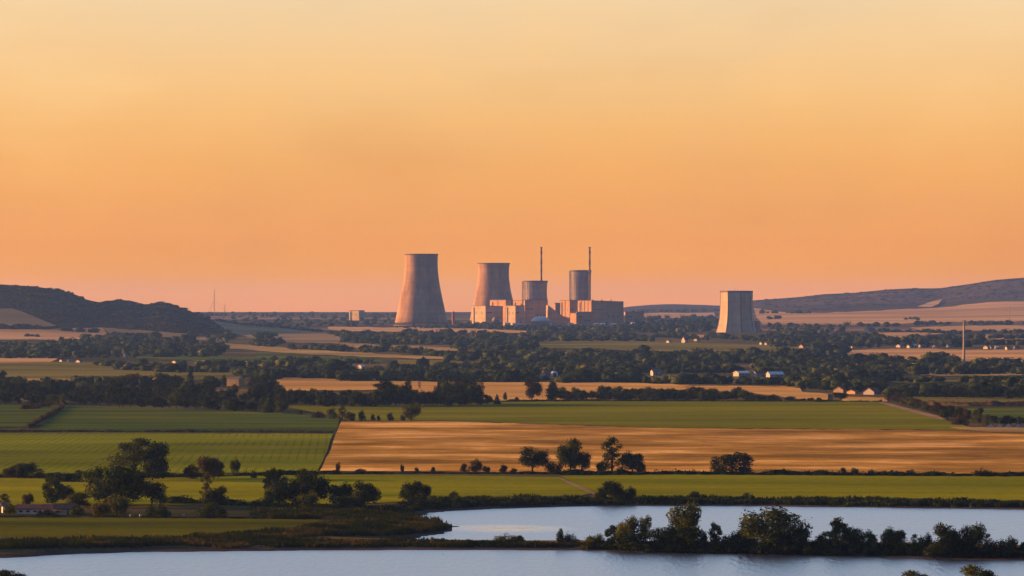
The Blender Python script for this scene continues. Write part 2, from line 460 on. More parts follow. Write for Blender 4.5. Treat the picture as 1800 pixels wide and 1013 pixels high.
# ------------------------------------------------------------------ fields: sheets draped on the ground
def field(name, poly, mat, lift=1.0, dx=22, dy=4.0, jit=0.7):
    rng = random.Random(len(poly) * 77 + int(poly[0][0] * 3 + poly[0][1]))
    poly = [(-430 if x <= -60 else 2260 if x >= 1860 else x, y) for x, y in poly]     # fields run on beyond the frame
    out = []
    n = len(poly)
    for i in range(n):
        (ax, ay), (bx, by) = poly[i], poly[(i + 1) % n]
        k = max(1, int(math.hypot((bx - ax) / 14, (by - ay) / 5)))
        for j in range(k):
            t = j / k
            jx = rng.uniform(-jit, jit) * (1.5 if j else 0); jy = rng.uniform(-jit, jit) * (0.95 if j else 0)
            out.append((ax + (bx - ax) * t + jx, ay + (by - ay) * t + jy))
    xs = [p[0] for p in out]; ys = [p[1] for p in out]
    P = np.array(out)
    gx, gy = np.meshgrid(np.arange(min(xs) + dx / 2, max(xs), dx), np.arange(min(ys) + dy / 2, max(ys), dy))
    g = np.stack([gx.ravel(), gy.ravel()], 1)
    if len(g):
        sdv = poly_sd(P, g[:, 0], g[:, 1])
        g = g[sdv < -1.2]
    allp = np.concatenate([P, g]) if len(g) else P
    W = many_at(allp)
    nb = len(P)
    res = delaunay_2d_cdt([Vector((w[0] / 10, w[1] / 10)) for w in W], [], [list(range(nb))], 1, 1e-5)
    v = np.array([(p.x * 10, p.y * 10) for p in res[0]])
    z = T(v[:, 0], v[:, 1]) + (0.06 + v[:, 1] * 1.3e-4) * lift
    V = np.concatenate([v, z[:, None]], 1)
    tris = np.array([f for f in res[2] if len(f) == 3])
    # consistent up-facing winding
    e = np.cross(V[tris[:, 1]] - V[tris[:, 0]], V[tris[:, 2]] - V[tris[:, 0]])
    flip = e[:, 2] < 0
    tris[flip] = tris[flip][:, ::-1]
    o = link(name, mesh_np(name, V, None, tris, M[mat], True))
    return tag(o, kind='structure')

# near fields
field('meadow', [(-60, 842), (40, 840), (300, 838), (560, 836), (985, 840), (1040, 869), (990, 878), (800, 880), (700, 884), (560, 888), (-60, 892)], 'meadow', dx=40, dy=6)
field('meadow', [(985, 838), (1200, 836), (1500, 838), (1860, 842), (1860, 884), (1500, 880), (1200, 879), (1047, 874), (1040, 868)], 'meadow', dx=40, dy=6)
field('meadow', [(-60, 913), (180, 911), (400, 913), (560, 914), (620, 917), (540, 927), (420, 938), (320, 945), (160, 949), (-60, 951)], 'meadow2', dx=40, dy=6)
field('green_field', [(-60, 762), (300, 763), (585, 764), (575, 795), (558, 831), (420, 833), (-60, 836)], 'greenrow', dx=40, dy=6)
field('green_field', [(118, 716), (300, 720), (480, 727), (597, 736), (592, 758), (300, 759), (64, 758)], 'greendark', dx=40, dy=4)
field('green_field', [(-60, 714), (60, 714), (112, 717), (50, 752), (-60, 755)], 'greendark', dx=30, dy=4)
field('wheat_field', [(600, 742), (760, 741), (1120, 753), (1400, 756), (1660, 758), (1860, 774), (1860, 835), (1500, 834), (1000, 832), (562, 829), (580, 795), (590, 765)], 'wheat', dx=40, dy=6)
field('green_field', [(490, 714), (740, 715), (890, 707), (1200, 706), (1552, 708), (1640, 733), (1745, 763), (1860, 772), (1660, 757), (1400, 755), (1120, 752), (760, 740), (606, 741), (600, 735)], 'green', dx=40, dy=4)
field('dirt_track', [(1545, 708), (1560, 710), (1650, 733), (1665, 738), (1660, 740), (1636, 735.5), (1548, 711)], 'track', 1.5, 15, 3, 0.2)
field('dirt_track', [(981, 843), (986, 842), (1046, 868), (1043, 872)], 'track', 1.5, 10, 4, 0.3)
field('stubble_field', [(1668, 752), (1860, 758), (1860, 766), (1745, 761), (1690, 757)], 'tan', 1.2)
# stubble and pasture beyond the tree belts
field('stubble_field', [(735, 672), (860, 673), (1060, 673), (1210, 678), (1215, 690), (1060, 703), (895, 705), (735, 706)], 'wheat2')
field('stubble_field', [(486, 664), (560, 666), (700, 669), (740, 671), (740, 686), (486, 688)], 'wheat2')
field('stubble_field', [(1200, 679), (1405, 681), (1410, 690), (1455, 694), (1455, 704), (1400, 702), (1300, 690), (1205, 687)], 'wheat2')
field('stubble_field', [(1482, 699), (1558, 700), (1560, 707), (1480, 706)], 'wheat2')
field('pasture', [(1660, 718), (1860, 720), (1860, 742), (1740, 744), (1680, 730)], 'greendark')
field('pasture', [(1560, 699), (1860, 702), (1860, 710), (1600, 708)], 'olive')
field('pasture', [(-60, 646), (110, 637), (200, 640), (330, 650), (440, 656), (430, 664), (330, 672), (180, 679), (-60, 674)], 'olive', dx=30)
field('pasture', [(-60, 664), (180, 668), (300, 666), (180, 679), (-60, 676)], 'tan', 1.6)
field('stubble_field', [(-60, 627), (60, 627), (102, 632), (80, 641), (-60, 646)], 'pink')
field('stubble_field', [(-60, 581), (70, 580), (180, 577), (188, 588), (150, 602), (60, 598), (-60, 602)], 'pink')
field('stubble_field', [(182, 578), (260, 583), (395, 592), (395, 603), (300, 594), (190, 587)], 'pinkdull', 1.2)
field('pasture', [(-60, 545), (20, 544), (45, 552), (100, 575), (60, 578), (-60, 580)], 'pinkdull', 1.6)
field('pasture', [(240, 624), (360, 627), (452, 629), (452, 636), (330, 634), (240, 631)], 'greendark')
field('stubble_field', [(335, 634), (460, 637), (540, 640), (540, 645), (400, 643)], 'tan')
field('stubble_field', [(375, 565), (450, 577), (500, 579), (575, 586), (600, 594), (596, 606), (500, 603), (440, 596), (400, 585)], 'pinkdull', 1.3)  # shaded slope laid flat, its shade put into the dull colour
field('stubble_field', [(576, 576), (660, 577), (730, 577), (830, 579), (925, 583), (925, 587), (830, 587), (720, 585), (620, 584), (578, 581)], 'pink', 1.2)
field('stubble_field', [(800, 596), (880, 595), (884, 601), (850, 604), (802, 603)], 'pink')
field('stubble_field', [(380, 604), (470, 610), (560, 617), (680, 624), (800, 629), (800, 634), (680, 630), (560, 625), (470, 619), (380, 612)], 'tan')
field('pasture', [(450, 621), (560, 627), (660, 631), (700, 635), (620, 639), (450, 636)], 'greendark')
field('pasture', [(596, 603), (680, 608), (800, 612), (830, 618), (700, 618), (600, 612)], 'tan')
field('pasture', [(690, 633), (780, 635), (890, 639), (890, 646), (780, 644), (692, 640)], 'olive')
field('pasture', [(945, 602), (1100, 600), (1250, 605), (1350, 608), (1415, 612), (1415, 626), (1300, 622), (1100, 617), (955, 612)], 'olive')
field('pasture', [(990, 621), (1038, 620), (1036, 626), (996, 627)], 'tan')
field('pasture', [(600, 648), (690, 651), (700, 664), (610, 664), (560, 658)], 'greendark')
field('pasture', [(1590, 658), (1700, 655), (1800, 657), (1800, 661), (1650, 662)], 'tan')
field('pasture', [(1560, 672), (1660, 669), (1700, 671), (1600, 676)], 'olive')
field('stubble_field', [(1110, 641), (1200, 640), (1285, 641), (1285, 646), (1150, 646)], 'pinkdull')
field('pasture', [(1095, 660), (1200, 661), (1300, 662), (1300, 668), (1150, 668)], 'olive')
field('stubble_field', [(1210, 590), (1275, 590), (1275, 594), (1225, 595)], 'pink')
field('stubble_field', [(1485, 617), (1600, 614), (1692, 616), (1860, 618), (1860, 637), (1700, 637), (1660, 633), (1560, 634), (1480, 627)], 'pink', dx=30)
field('stubble_field', [(1440, 626), (1500, 624), (1600, 627), (1480, 634)], 'pinkdull', 1.5)
field('stubble_field', [(1525, 586), (1600, 585), (1660, 588), (1600, 595), (1540, 592)], 'pink')
field('stubble_field', [(1600, 577), (1700, 574), (1860, 572), (1860, 580), (1700, 584), (1620, 583)], 'pink')
field('stubble_field', [(1700, 590), (1860, 588), (1860, 597), (1740, 598)], 'pink')
field('stubble_field', [(1325, 543), (1400, 552), (1500, 549), (1580, 545), (1660, 541), (1740, 532), (1860, 524), (1860, 566), (1700, 566), (1560, 571), (1480, 572), (1340, 571), (1330, 560)], 'pink', 0.8, dx=20, dy=3)
field('stubble_field', [(1612, 541), (1640, 531), (1656, 528), (1650, 536), (1636, 542)], 'pink', 1.6, 8, 2, 0.3)
field('stubble_field', [(1128, 553), (1160, 551), (1200, 552), (1255, 551), (1258, 557), (1200, 560), (1135, 561)], 'pink', 1.2, 14, 2, 0.3)

# ------------------------------------------------------------------ foliage
def leaf_quads(Cn, Nn, S, rng, asp=0.62):
    n = len(Cn)
    Nn = Nn / np.maximum(np.linalg.norm(Nn, axis=1, keepdims=True), 1e-9)
    a = rng.normal(size=(n, 3)); t = np.cross(Nn, a); t /= np.maximum(np.linalg.norm(t, axis=1, keepdims=True), 1e-9)
    b = np.cross(Nn, t)
    S = np.asarray(S).reshape(-1, 1)
    t = t * S * 0.5; b = b * S * 0.5 * asp
    V = np.stack([Cn - t * 1.0, Cn - b * 1.05 + t * 0.1, Cn + t * 1.0, Cn + b * 1.05 - t * 0.1], 1).reshape(-1, 3)
    Q = np.arange(n * 4).reshape(-1, 4)
    return V, Q

def lobes_for(kind, rng):
    L = []
    def dome(n, cz, rx, rz, r0, r1, zmin=-0.6, shell=0.66):
        L.append((0, 0, cz, rx * 0.52, rz * 0.55))
        k = 0
        while k < n:
            d = rng.normal(size=3); d /= np.linalg.norm(d)
            if d[2] < zmin: continue
            r = rng.uniform(r0, r1)
            s = shell * rng.uniform(0.75, 1.12)
            L.append((d[0] * rx * s, d[1] * rx * s, cz + d[2] * rz * s, r, r * rng.uniform(0.75, 1.0))); k += 1
    if kind == 'round': dome(19, 0.53, 0.50, 0.47, 0.15, 0.23, -0.85)
    elif kind == 'wide': dome(24, 0.50, 0.52, 0.48, 0.13, 0.20, -0.5)
    elif kind == 'open': dome(26, 0.57, 0.52, 0.42, 0.10, 0.16, -0.6, 0.84)
    elif kind == 'tall':
        for i in range(17):
            z = 0.14 + 0.78 * i / 16
            w = 0.36 * math.sin(math.pi * min(1, (z - 0.08) / 0.98) ** 0.9) + 0.05
            a = rng.uniform(0, 6.28)
            L.append((math.cos(a) * w * 0.62, math.sin(a) * w * 0.62, z, rng.uniform(0.13, 0.21), rng.uniform(0.07, 0.12)))
    elif kind == 'ragged':
        for i in range(18):
            z = 0.12 + 0.80 * i / 17
            w = 0.40 * (1 - 0.75 * z) + 0.14 * math.sin(z * 17 + 1)
            a = i * 2.4 + rng.uniform(-.5, .5)
            L.append((math.cos(a) * w * 0.75, math.sin(a) * w * 0.75, z, rng.uniform(0.10, 0.19), rng.uniform(0.05, 0.09)))
        L.append((-0.02, 0, 0.9, 0.10, 0.09))
    elif kind == 'cone':
        for i in range(16):
            z = 0.06 + 0.88 * i / 15
            w = 0.44 * (1 - z) ** 0.85 + 0.03
            L.append((rng.uniform(-.05, .05), rng.uniform(-.05, .05), z, w, 0.07))
    elif kind == 'column':
        for i in range(15):
            z = 0.07 + 0.86 * i / 14
            w = 0.43 * math.sin(math.pi * (0.1 + 0.84 * z) ** 0.8) + 0.05
            L.append((rng.uniform(-.06, .06), rng.uniform(-.06, .06), z, w, 0.075))
    elif kind == 'double':
        for cx, s in ((-0.2, 0.9), (0.18, 1.0)):
            for i in range(15):
                d = rng.normal(size=3); d /= np.linalg.norm(d)
                if d[2] < -0.75: d[2] *= -1
                L.append((cx + d[0] * 0.25, d[1] * 0.25, (0.42 + d[2] * 0.38) * s, rng.uniform(0.11, 0.17), rng.uniform(0.13, 0.2)))
    elif kind == 'bush':
        dome(18, 0.42, 0.50, 0.56, 0.16, 0.24, -0.75, 0.66)
    elif kind == 'lowbush':
        for i in range(11):
            x = rng.uniform(-0.4, 0.4); h = 0.72 * (1 - (abs(x) / 0.55) ** 2) * rng.uniform(0.6, 1.0)
            L.append((x, rng.uniform(-0.25, 0.25), h * 0.5, rng.uniform(0.11, 0.18), max(0.16, h * 0.55)))
    return L

def crown_arrays(kind, nleaf, size, seed, jag=0.35):
    rng = np.random.default_rng(seed)
    L = np.array(lobes_for(kind, rng))
    w = L[:, 3] ** 1.5; w = w / w.sum()
    idx = rng.choice(len(L), nleaf, p=w)
    d = rng.normal(size=(nleaf, 3)); d /= np.linalg.norm(d, axis=1, keepdims=True)
    ph = rng.uniform(0, 6.28, len(L))[idx]
    bump = 1 + jag * (np.sin(d[:, 0] * 5 + ph) * np.cos(d[:, 1] * 4.3 + ph * 2) * 0.6 + 0.4 * np.sin(d[:, 2] * 7 + ph * 3))
    r = (0.45 + 0.62 * np.sqrt(rng.random(nleaf))) * bump
    stray = rng.random(nleaf) < 0.06
    r = np.where(stray, r * rng.uniform(1.05, 1.3, nleaf), r)
    P = L[idx, :3] + d * np.stack([L[idx, 3], L[idx, 3], L[idx, 4]], 1) * r[:, None]
    cut = np.sin(P[:, 0] * 23 + seed) * np.sin(P[:, 1] * 21 + seed * 2) * np.sin(P[:, 2] * 25 + seed)
    keep = (cut < 0.8) & (P[:, 2] > 0.01)
    P, d = P[keep], d[keep]
    # keep inside a nominal unit box so that the thing's size is the measured one
    hx = np.percentile(np.abs(P[:, 0]), 99.0); P[:, :2] *= 0.5 / hx
    zt = np.percentile(P[:, 2], 99.3); P[:, 2] *= 1.0 / zt
    nrm = d * 0.95 + rng.normal(size=d.shape) * 0.5 + np.array([0, 0, 0.15])
    return leaf_quads(P, nrm, rng.uniform(0.6, 1.35, len(P)) * size, rng), L

PROTO = {}
KINDS = {  # kind: (leaves, leaf size, trunk base fraction, trunk radius)
    'round': (4800, 0.061, 0.5, 0.030), 'wide': (6200, 0.046, 0.4, 0.030), 'open': (4000, 0.048, 0.55, 0.036), 'tall': (4200, 0.063, 0.6, 0.04),
    'ragged': (2600, 0.054, 0.6, 0.04), 'cone': (2200, 0.072, 0.7, 0.04), 'column': (2200, 0.085, 0.7, 0.06), 'double': (5200, 0.060, 0.4, 0.03),
    'bush': (2800, 0.078, 0.4, 0.03), 'lowbush': (1900, 0.078, 0.3, 0.02)}

def trunk_mesh(kind, seed, L):
    rng = np.random.default_rng(seed + 99)
    mb = MB(); _, _, frac, r = KINDS[kind]
    bend = rng.uniform(-0.02, 0.02, 2)
    f0 = np.array([bend[0], bend[1], frac * 0.45]); f1 = np.array([bend[0] * 2.2, bend[1] * 2.2, frac])
    mb.tube((0, 0, -0.02), (bend[0] * 0.3, bend[1] * 0.3, 0.05), r * 1.5, r, 8)
    mb.tube((bend[0] * 0.3, bend[1] * 0.3, 0.05), f0, r, r * 0.85, 8)
    mb.tube(f0, f1, r * 0.85, r * 0.5, 7)
    if kind not in ('cone', 'column'):
        for i, l in enumerate(L[: 14]):
            t = rng.uniform(0.0, 1.0)
            s = f0 + (f1 - f0) * t
            e = np.array([l[0], l[1], l[2]])
            m = s + (e - s) * 0.5 + np.array([0, 0, 0.03])
            mb.tube(s, m, r * 0.42, r * 0.28, 5); mb.tube(m, e, r * 0.28, r * 0.10, 5)
    return mb.mesh('trunk', M['bark'], True)

def proto(kind, var, mat):
    key = (kind, var)
    if key not in PROTO:
        n, s, _, _ = KINDS[kind]
        seed = sum(ord(c) for c in kind) * 7 + var * 131
        (V, Q), L = crown_arrays(kind, n, s, seed)
        PROTO[key] = {'_a': (V, Q), 'trunk': trunk_mesh(kind, seed, L)}
    p = PROTO[key]
    if mat not in p:
        p[mat] = mesh_np('crown', *p['_a'], None, M[mat])
    return p['trunk'], p[mat]

TREES = [0]; BUSHES = [0]
FIRST = {}
def tree(px, by, w, top, label, kind='round', mat='leaf_dark', var=None, group=None, name=None, rz=None):
    """a tree whose foot is seen at (px, by), w photo pixels wide, its tip at row `top`"""
    rng = random.Random(int(px * 13 + by * 7 + top))
    var = rng.randrange(3) if var is None else var
    x, y, z = at(px, by)
    h = (by - top) * y / FPX; wm = w * y / FPX
    is_bush = kind in ('bush', 'lowbush')
    nm = name or ('bush' if is_bush else {'cone': 'conifer_tree', 'column': 'columnar_tree'}.get(kind, 'broadleaf_tree'))
    cat = 'bush' if is_bush else 'tree'
    (BUSHES if is_bush else TREES)[0] += 1
    trunk, crown = proto(kind, var, mat)
    rz = rng.uniform(-0.7, 0.7) + (math.pi if rng.random() < 0.5 and kind != 'ragged' else 0) if rz is None else rz
    if kind in ('double', 'lowbush'): rz = rng.uniform(-0.15, 0.15)
    sc = (wm * 1.0, wm * 1.0, h)
    key = (kind, var, mat)
    if key not in FIRST:
        root = thing(nm, label, cat, (x, y, z - 0.08), rz, group)
        link('trunk', trunk, root); link('crown', crown, root)
        FIRST[key] = root
    else:
        src = FIRST[key]
        root = src.copy(); C.objects.link(root); root.name = nm
        for k in ('group',):
            if k in root.keys(): del root[k]
        tag(root, label, cat, group)
        root.location = (x, y, z - 0.08); root.rotation_euler = (0, 0, rz)
        for ch in src.children:
            c = ch.copy(); C.objects.link(c); c.parent = root
    root.scale = sc
    return root

# --- trees one can point to
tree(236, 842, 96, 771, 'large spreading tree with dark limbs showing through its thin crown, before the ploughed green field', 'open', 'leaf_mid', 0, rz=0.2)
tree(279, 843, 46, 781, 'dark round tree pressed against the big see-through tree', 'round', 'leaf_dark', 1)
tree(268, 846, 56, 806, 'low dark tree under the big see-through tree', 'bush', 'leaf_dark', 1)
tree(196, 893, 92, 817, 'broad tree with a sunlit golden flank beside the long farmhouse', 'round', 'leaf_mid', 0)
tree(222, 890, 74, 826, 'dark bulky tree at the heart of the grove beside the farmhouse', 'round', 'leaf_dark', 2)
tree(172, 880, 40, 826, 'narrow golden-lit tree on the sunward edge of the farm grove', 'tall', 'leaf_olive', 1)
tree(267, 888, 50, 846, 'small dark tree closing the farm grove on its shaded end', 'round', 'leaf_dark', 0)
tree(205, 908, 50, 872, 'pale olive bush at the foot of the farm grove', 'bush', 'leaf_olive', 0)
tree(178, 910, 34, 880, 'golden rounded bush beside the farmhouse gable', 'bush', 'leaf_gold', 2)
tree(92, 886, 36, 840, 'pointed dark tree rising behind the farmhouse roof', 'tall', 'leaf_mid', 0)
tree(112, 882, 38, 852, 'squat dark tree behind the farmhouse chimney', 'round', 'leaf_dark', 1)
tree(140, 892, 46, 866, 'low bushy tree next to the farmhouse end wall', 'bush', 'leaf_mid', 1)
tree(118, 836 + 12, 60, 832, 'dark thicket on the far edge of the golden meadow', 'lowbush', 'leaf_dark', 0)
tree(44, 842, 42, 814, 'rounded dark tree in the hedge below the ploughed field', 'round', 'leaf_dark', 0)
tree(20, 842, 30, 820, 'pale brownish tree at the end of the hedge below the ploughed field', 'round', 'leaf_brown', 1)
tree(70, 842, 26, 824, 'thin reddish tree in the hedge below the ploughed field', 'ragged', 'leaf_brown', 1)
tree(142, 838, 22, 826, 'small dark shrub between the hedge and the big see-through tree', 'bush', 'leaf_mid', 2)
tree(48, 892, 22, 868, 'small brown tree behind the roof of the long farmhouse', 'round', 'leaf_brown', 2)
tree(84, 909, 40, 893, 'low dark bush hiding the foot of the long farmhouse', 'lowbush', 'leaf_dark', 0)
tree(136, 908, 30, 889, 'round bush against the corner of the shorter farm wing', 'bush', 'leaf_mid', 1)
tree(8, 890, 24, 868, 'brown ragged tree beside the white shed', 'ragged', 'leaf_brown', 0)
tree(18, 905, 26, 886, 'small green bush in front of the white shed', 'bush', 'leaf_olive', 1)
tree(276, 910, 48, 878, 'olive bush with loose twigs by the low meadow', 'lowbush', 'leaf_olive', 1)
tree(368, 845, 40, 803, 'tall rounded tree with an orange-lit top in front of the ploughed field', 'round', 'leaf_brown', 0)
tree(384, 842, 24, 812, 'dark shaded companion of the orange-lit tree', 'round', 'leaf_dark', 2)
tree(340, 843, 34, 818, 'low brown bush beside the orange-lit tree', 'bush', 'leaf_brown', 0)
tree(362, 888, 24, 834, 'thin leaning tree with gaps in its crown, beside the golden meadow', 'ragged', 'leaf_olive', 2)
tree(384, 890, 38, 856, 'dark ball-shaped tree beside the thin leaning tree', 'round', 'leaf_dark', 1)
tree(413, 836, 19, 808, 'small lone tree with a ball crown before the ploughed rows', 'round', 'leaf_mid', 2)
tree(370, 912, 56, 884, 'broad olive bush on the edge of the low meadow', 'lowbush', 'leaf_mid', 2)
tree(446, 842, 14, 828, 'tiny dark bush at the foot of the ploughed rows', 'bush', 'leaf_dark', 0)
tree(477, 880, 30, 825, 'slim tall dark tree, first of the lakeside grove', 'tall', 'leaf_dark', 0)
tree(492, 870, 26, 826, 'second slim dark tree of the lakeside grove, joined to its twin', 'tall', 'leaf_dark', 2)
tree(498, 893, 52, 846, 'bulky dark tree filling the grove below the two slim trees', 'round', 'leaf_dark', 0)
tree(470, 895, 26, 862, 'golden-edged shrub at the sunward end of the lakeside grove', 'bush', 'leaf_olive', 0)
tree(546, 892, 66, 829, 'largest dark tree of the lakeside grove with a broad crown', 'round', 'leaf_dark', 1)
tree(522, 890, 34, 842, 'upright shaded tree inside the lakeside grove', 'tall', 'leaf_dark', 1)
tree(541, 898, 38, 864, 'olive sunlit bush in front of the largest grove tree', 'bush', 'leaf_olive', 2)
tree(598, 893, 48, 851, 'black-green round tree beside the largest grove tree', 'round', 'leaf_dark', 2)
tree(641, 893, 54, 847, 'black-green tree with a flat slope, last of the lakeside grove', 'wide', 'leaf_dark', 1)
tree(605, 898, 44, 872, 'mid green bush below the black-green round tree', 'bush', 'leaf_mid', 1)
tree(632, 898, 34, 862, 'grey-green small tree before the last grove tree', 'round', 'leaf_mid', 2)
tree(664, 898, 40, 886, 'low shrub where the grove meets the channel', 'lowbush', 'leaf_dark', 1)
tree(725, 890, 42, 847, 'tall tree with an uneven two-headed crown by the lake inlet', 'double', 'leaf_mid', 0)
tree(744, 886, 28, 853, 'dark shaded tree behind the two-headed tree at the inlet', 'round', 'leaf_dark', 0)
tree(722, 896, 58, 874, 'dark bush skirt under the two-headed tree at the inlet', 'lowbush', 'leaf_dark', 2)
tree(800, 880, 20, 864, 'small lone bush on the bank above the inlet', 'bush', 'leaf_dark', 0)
# along the near edge of the wheat
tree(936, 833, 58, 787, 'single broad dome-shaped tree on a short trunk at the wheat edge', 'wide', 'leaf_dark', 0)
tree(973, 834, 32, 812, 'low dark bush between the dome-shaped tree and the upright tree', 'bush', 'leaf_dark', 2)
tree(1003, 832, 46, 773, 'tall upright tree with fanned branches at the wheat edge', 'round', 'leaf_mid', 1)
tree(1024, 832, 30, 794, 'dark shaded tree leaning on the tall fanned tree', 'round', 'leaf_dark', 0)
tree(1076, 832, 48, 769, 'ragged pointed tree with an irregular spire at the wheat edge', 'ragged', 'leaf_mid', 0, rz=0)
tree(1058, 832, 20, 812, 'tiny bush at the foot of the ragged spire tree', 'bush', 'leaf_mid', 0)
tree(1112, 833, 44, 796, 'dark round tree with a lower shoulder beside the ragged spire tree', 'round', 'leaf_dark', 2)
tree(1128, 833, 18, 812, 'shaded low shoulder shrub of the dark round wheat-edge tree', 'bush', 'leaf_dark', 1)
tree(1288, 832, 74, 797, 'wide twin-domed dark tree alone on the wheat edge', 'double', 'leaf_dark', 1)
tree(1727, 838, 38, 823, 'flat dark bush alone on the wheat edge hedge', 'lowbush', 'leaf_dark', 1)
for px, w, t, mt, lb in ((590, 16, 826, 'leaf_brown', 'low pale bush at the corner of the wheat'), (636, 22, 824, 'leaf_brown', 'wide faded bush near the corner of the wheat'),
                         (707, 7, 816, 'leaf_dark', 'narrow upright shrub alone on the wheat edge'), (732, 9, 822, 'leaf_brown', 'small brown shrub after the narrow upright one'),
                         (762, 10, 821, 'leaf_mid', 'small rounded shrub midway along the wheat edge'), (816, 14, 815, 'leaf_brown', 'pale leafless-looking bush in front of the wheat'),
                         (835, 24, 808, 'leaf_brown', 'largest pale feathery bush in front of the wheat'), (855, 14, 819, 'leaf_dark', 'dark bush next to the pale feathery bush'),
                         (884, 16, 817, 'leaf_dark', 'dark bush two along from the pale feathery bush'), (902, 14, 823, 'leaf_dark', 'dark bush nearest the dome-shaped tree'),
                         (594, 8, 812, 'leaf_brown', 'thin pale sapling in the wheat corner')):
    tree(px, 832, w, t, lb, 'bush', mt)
for k, (px, w, t) in enumerate(((1482, 12, 822), (1503, 13, 822), (1531, 10, 825), (1555, 7, 827), (1567, 9, 826), (1600, 15, 825))):
    tree(px, 836, w, t, 'small dark shrub in the row on the black hedge below the wheat', 'bush', 'leaf_brown' if k in (2, 5) else 'leaf_dark', group='shrubs on the hedge below the wheat')
# far bank of the upper lake
tree(1056, 880, 26, 857, 'lowest of three dark bushes on the far bank of the lake', 'bush', 'leaf_dark', 0)
tree(1078, 884, 36, 846, 'tallest of three dark bushes on the far bank of the lake', 'round', 'leaf_dark', 0, name='bush')
tree(1104, 884, 30, 856, 'round bush on the shaded side of the far-bank bush trio', 'bush', 'leaf_dark', 2)
tree(1221, 882, 22, 864, 'small bush on the far bank facing the tall spit tree', 'bush', 'leaf_dark', 1)
tree(1313, 882, 30, 866, 'low dark bush on the far bank facing the broad spit tree', 'lowbush', 'leaf_dark', 2)
# on the spit between the two waters
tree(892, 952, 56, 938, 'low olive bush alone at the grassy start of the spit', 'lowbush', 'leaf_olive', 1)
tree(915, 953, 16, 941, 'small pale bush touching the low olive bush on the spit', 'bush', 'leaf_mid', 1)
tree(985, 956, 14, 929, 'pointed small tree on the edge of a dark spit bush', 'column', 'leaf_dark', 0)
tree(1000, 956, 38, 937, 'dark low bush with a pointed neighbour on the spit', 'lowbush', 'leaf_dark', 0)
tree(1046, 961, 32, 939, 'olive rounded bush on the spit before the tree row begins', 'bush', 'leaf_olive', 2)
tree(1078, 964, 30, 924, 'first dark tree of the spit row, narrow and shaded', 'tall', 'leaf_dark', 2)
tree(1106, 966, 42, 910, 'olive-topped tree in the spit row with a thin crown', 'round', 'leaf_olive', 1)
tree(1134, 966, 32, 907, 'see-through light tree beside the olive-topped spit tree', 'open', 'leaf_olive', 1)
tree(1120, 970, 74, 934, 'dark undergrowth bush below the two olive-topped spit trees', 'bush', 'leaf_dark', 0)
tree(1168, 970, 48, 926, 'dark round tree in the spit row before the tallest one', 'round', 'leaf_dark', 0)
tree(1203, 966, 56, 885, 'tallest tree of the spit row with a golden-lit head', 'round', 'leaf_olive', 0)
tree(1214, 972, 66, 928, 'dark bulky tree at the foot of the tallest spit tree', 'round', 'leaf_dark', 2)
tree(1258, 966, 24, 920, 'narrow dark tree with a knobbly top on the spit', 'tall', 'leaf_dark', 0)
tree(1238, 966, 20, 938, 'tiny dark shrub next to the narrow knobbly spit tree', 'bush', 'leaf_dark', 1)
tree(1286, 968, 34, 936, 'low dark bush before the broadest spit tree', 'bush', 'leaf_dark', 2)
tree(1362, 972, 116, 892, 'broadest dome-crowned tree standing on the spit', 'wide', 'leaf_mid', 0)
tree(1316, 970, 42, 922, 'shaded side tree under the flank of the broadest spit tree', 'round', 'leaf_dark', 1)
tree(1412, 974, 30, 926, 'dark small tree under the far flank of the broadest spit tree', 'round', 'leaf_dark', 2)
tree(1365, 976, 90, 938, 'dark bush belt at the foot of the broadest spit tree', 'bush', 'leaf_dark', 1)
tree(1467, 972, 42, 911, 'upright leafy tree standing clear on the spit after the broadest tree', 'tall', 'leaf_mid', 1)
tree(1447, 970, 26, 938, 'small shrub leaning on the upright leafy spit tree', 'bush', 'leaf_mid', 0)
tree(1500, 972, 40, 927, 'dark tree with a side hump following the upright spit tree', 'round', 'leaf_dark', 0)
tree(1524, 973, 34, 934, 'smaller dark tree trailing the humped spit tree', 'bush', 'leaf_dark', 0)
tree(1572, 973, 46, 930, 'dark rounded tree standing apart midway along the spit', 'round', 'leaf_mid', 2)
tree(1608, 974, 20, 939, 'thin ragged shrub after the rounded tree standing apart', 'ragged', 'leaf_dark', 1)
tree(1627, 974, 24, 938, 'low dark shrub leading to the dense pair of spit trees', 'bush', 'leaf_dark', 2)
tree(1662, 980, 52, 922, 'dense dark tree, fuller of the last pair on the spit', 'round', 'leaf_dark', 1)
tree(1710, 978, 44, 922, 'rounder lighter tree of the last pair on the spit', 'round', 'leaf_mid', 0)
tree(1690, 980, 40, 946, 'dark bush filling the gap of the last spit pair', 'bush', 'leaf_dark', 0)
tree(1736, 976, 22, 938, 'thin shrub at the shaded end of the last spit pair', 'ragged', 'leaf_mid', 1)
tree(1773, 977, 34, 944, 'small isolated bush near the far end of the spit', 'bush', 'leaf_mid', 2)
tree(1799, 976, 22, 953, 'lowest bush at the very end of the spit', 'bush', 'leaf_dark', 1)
for k, px in enumerate((1300, 1340, 1395, 1430, 1480, 1540, 1555, 1590, 1645, 1685, 1725, 1750, 1155, 1190, 1236, 1270)):
    tree(px, 976 + (px > 1600) * 4, 46, 950, 'low dark waterside bush in the thicket along the spit', 'lowbush', 'leaf_dark', group='waterside bushes along the spit')

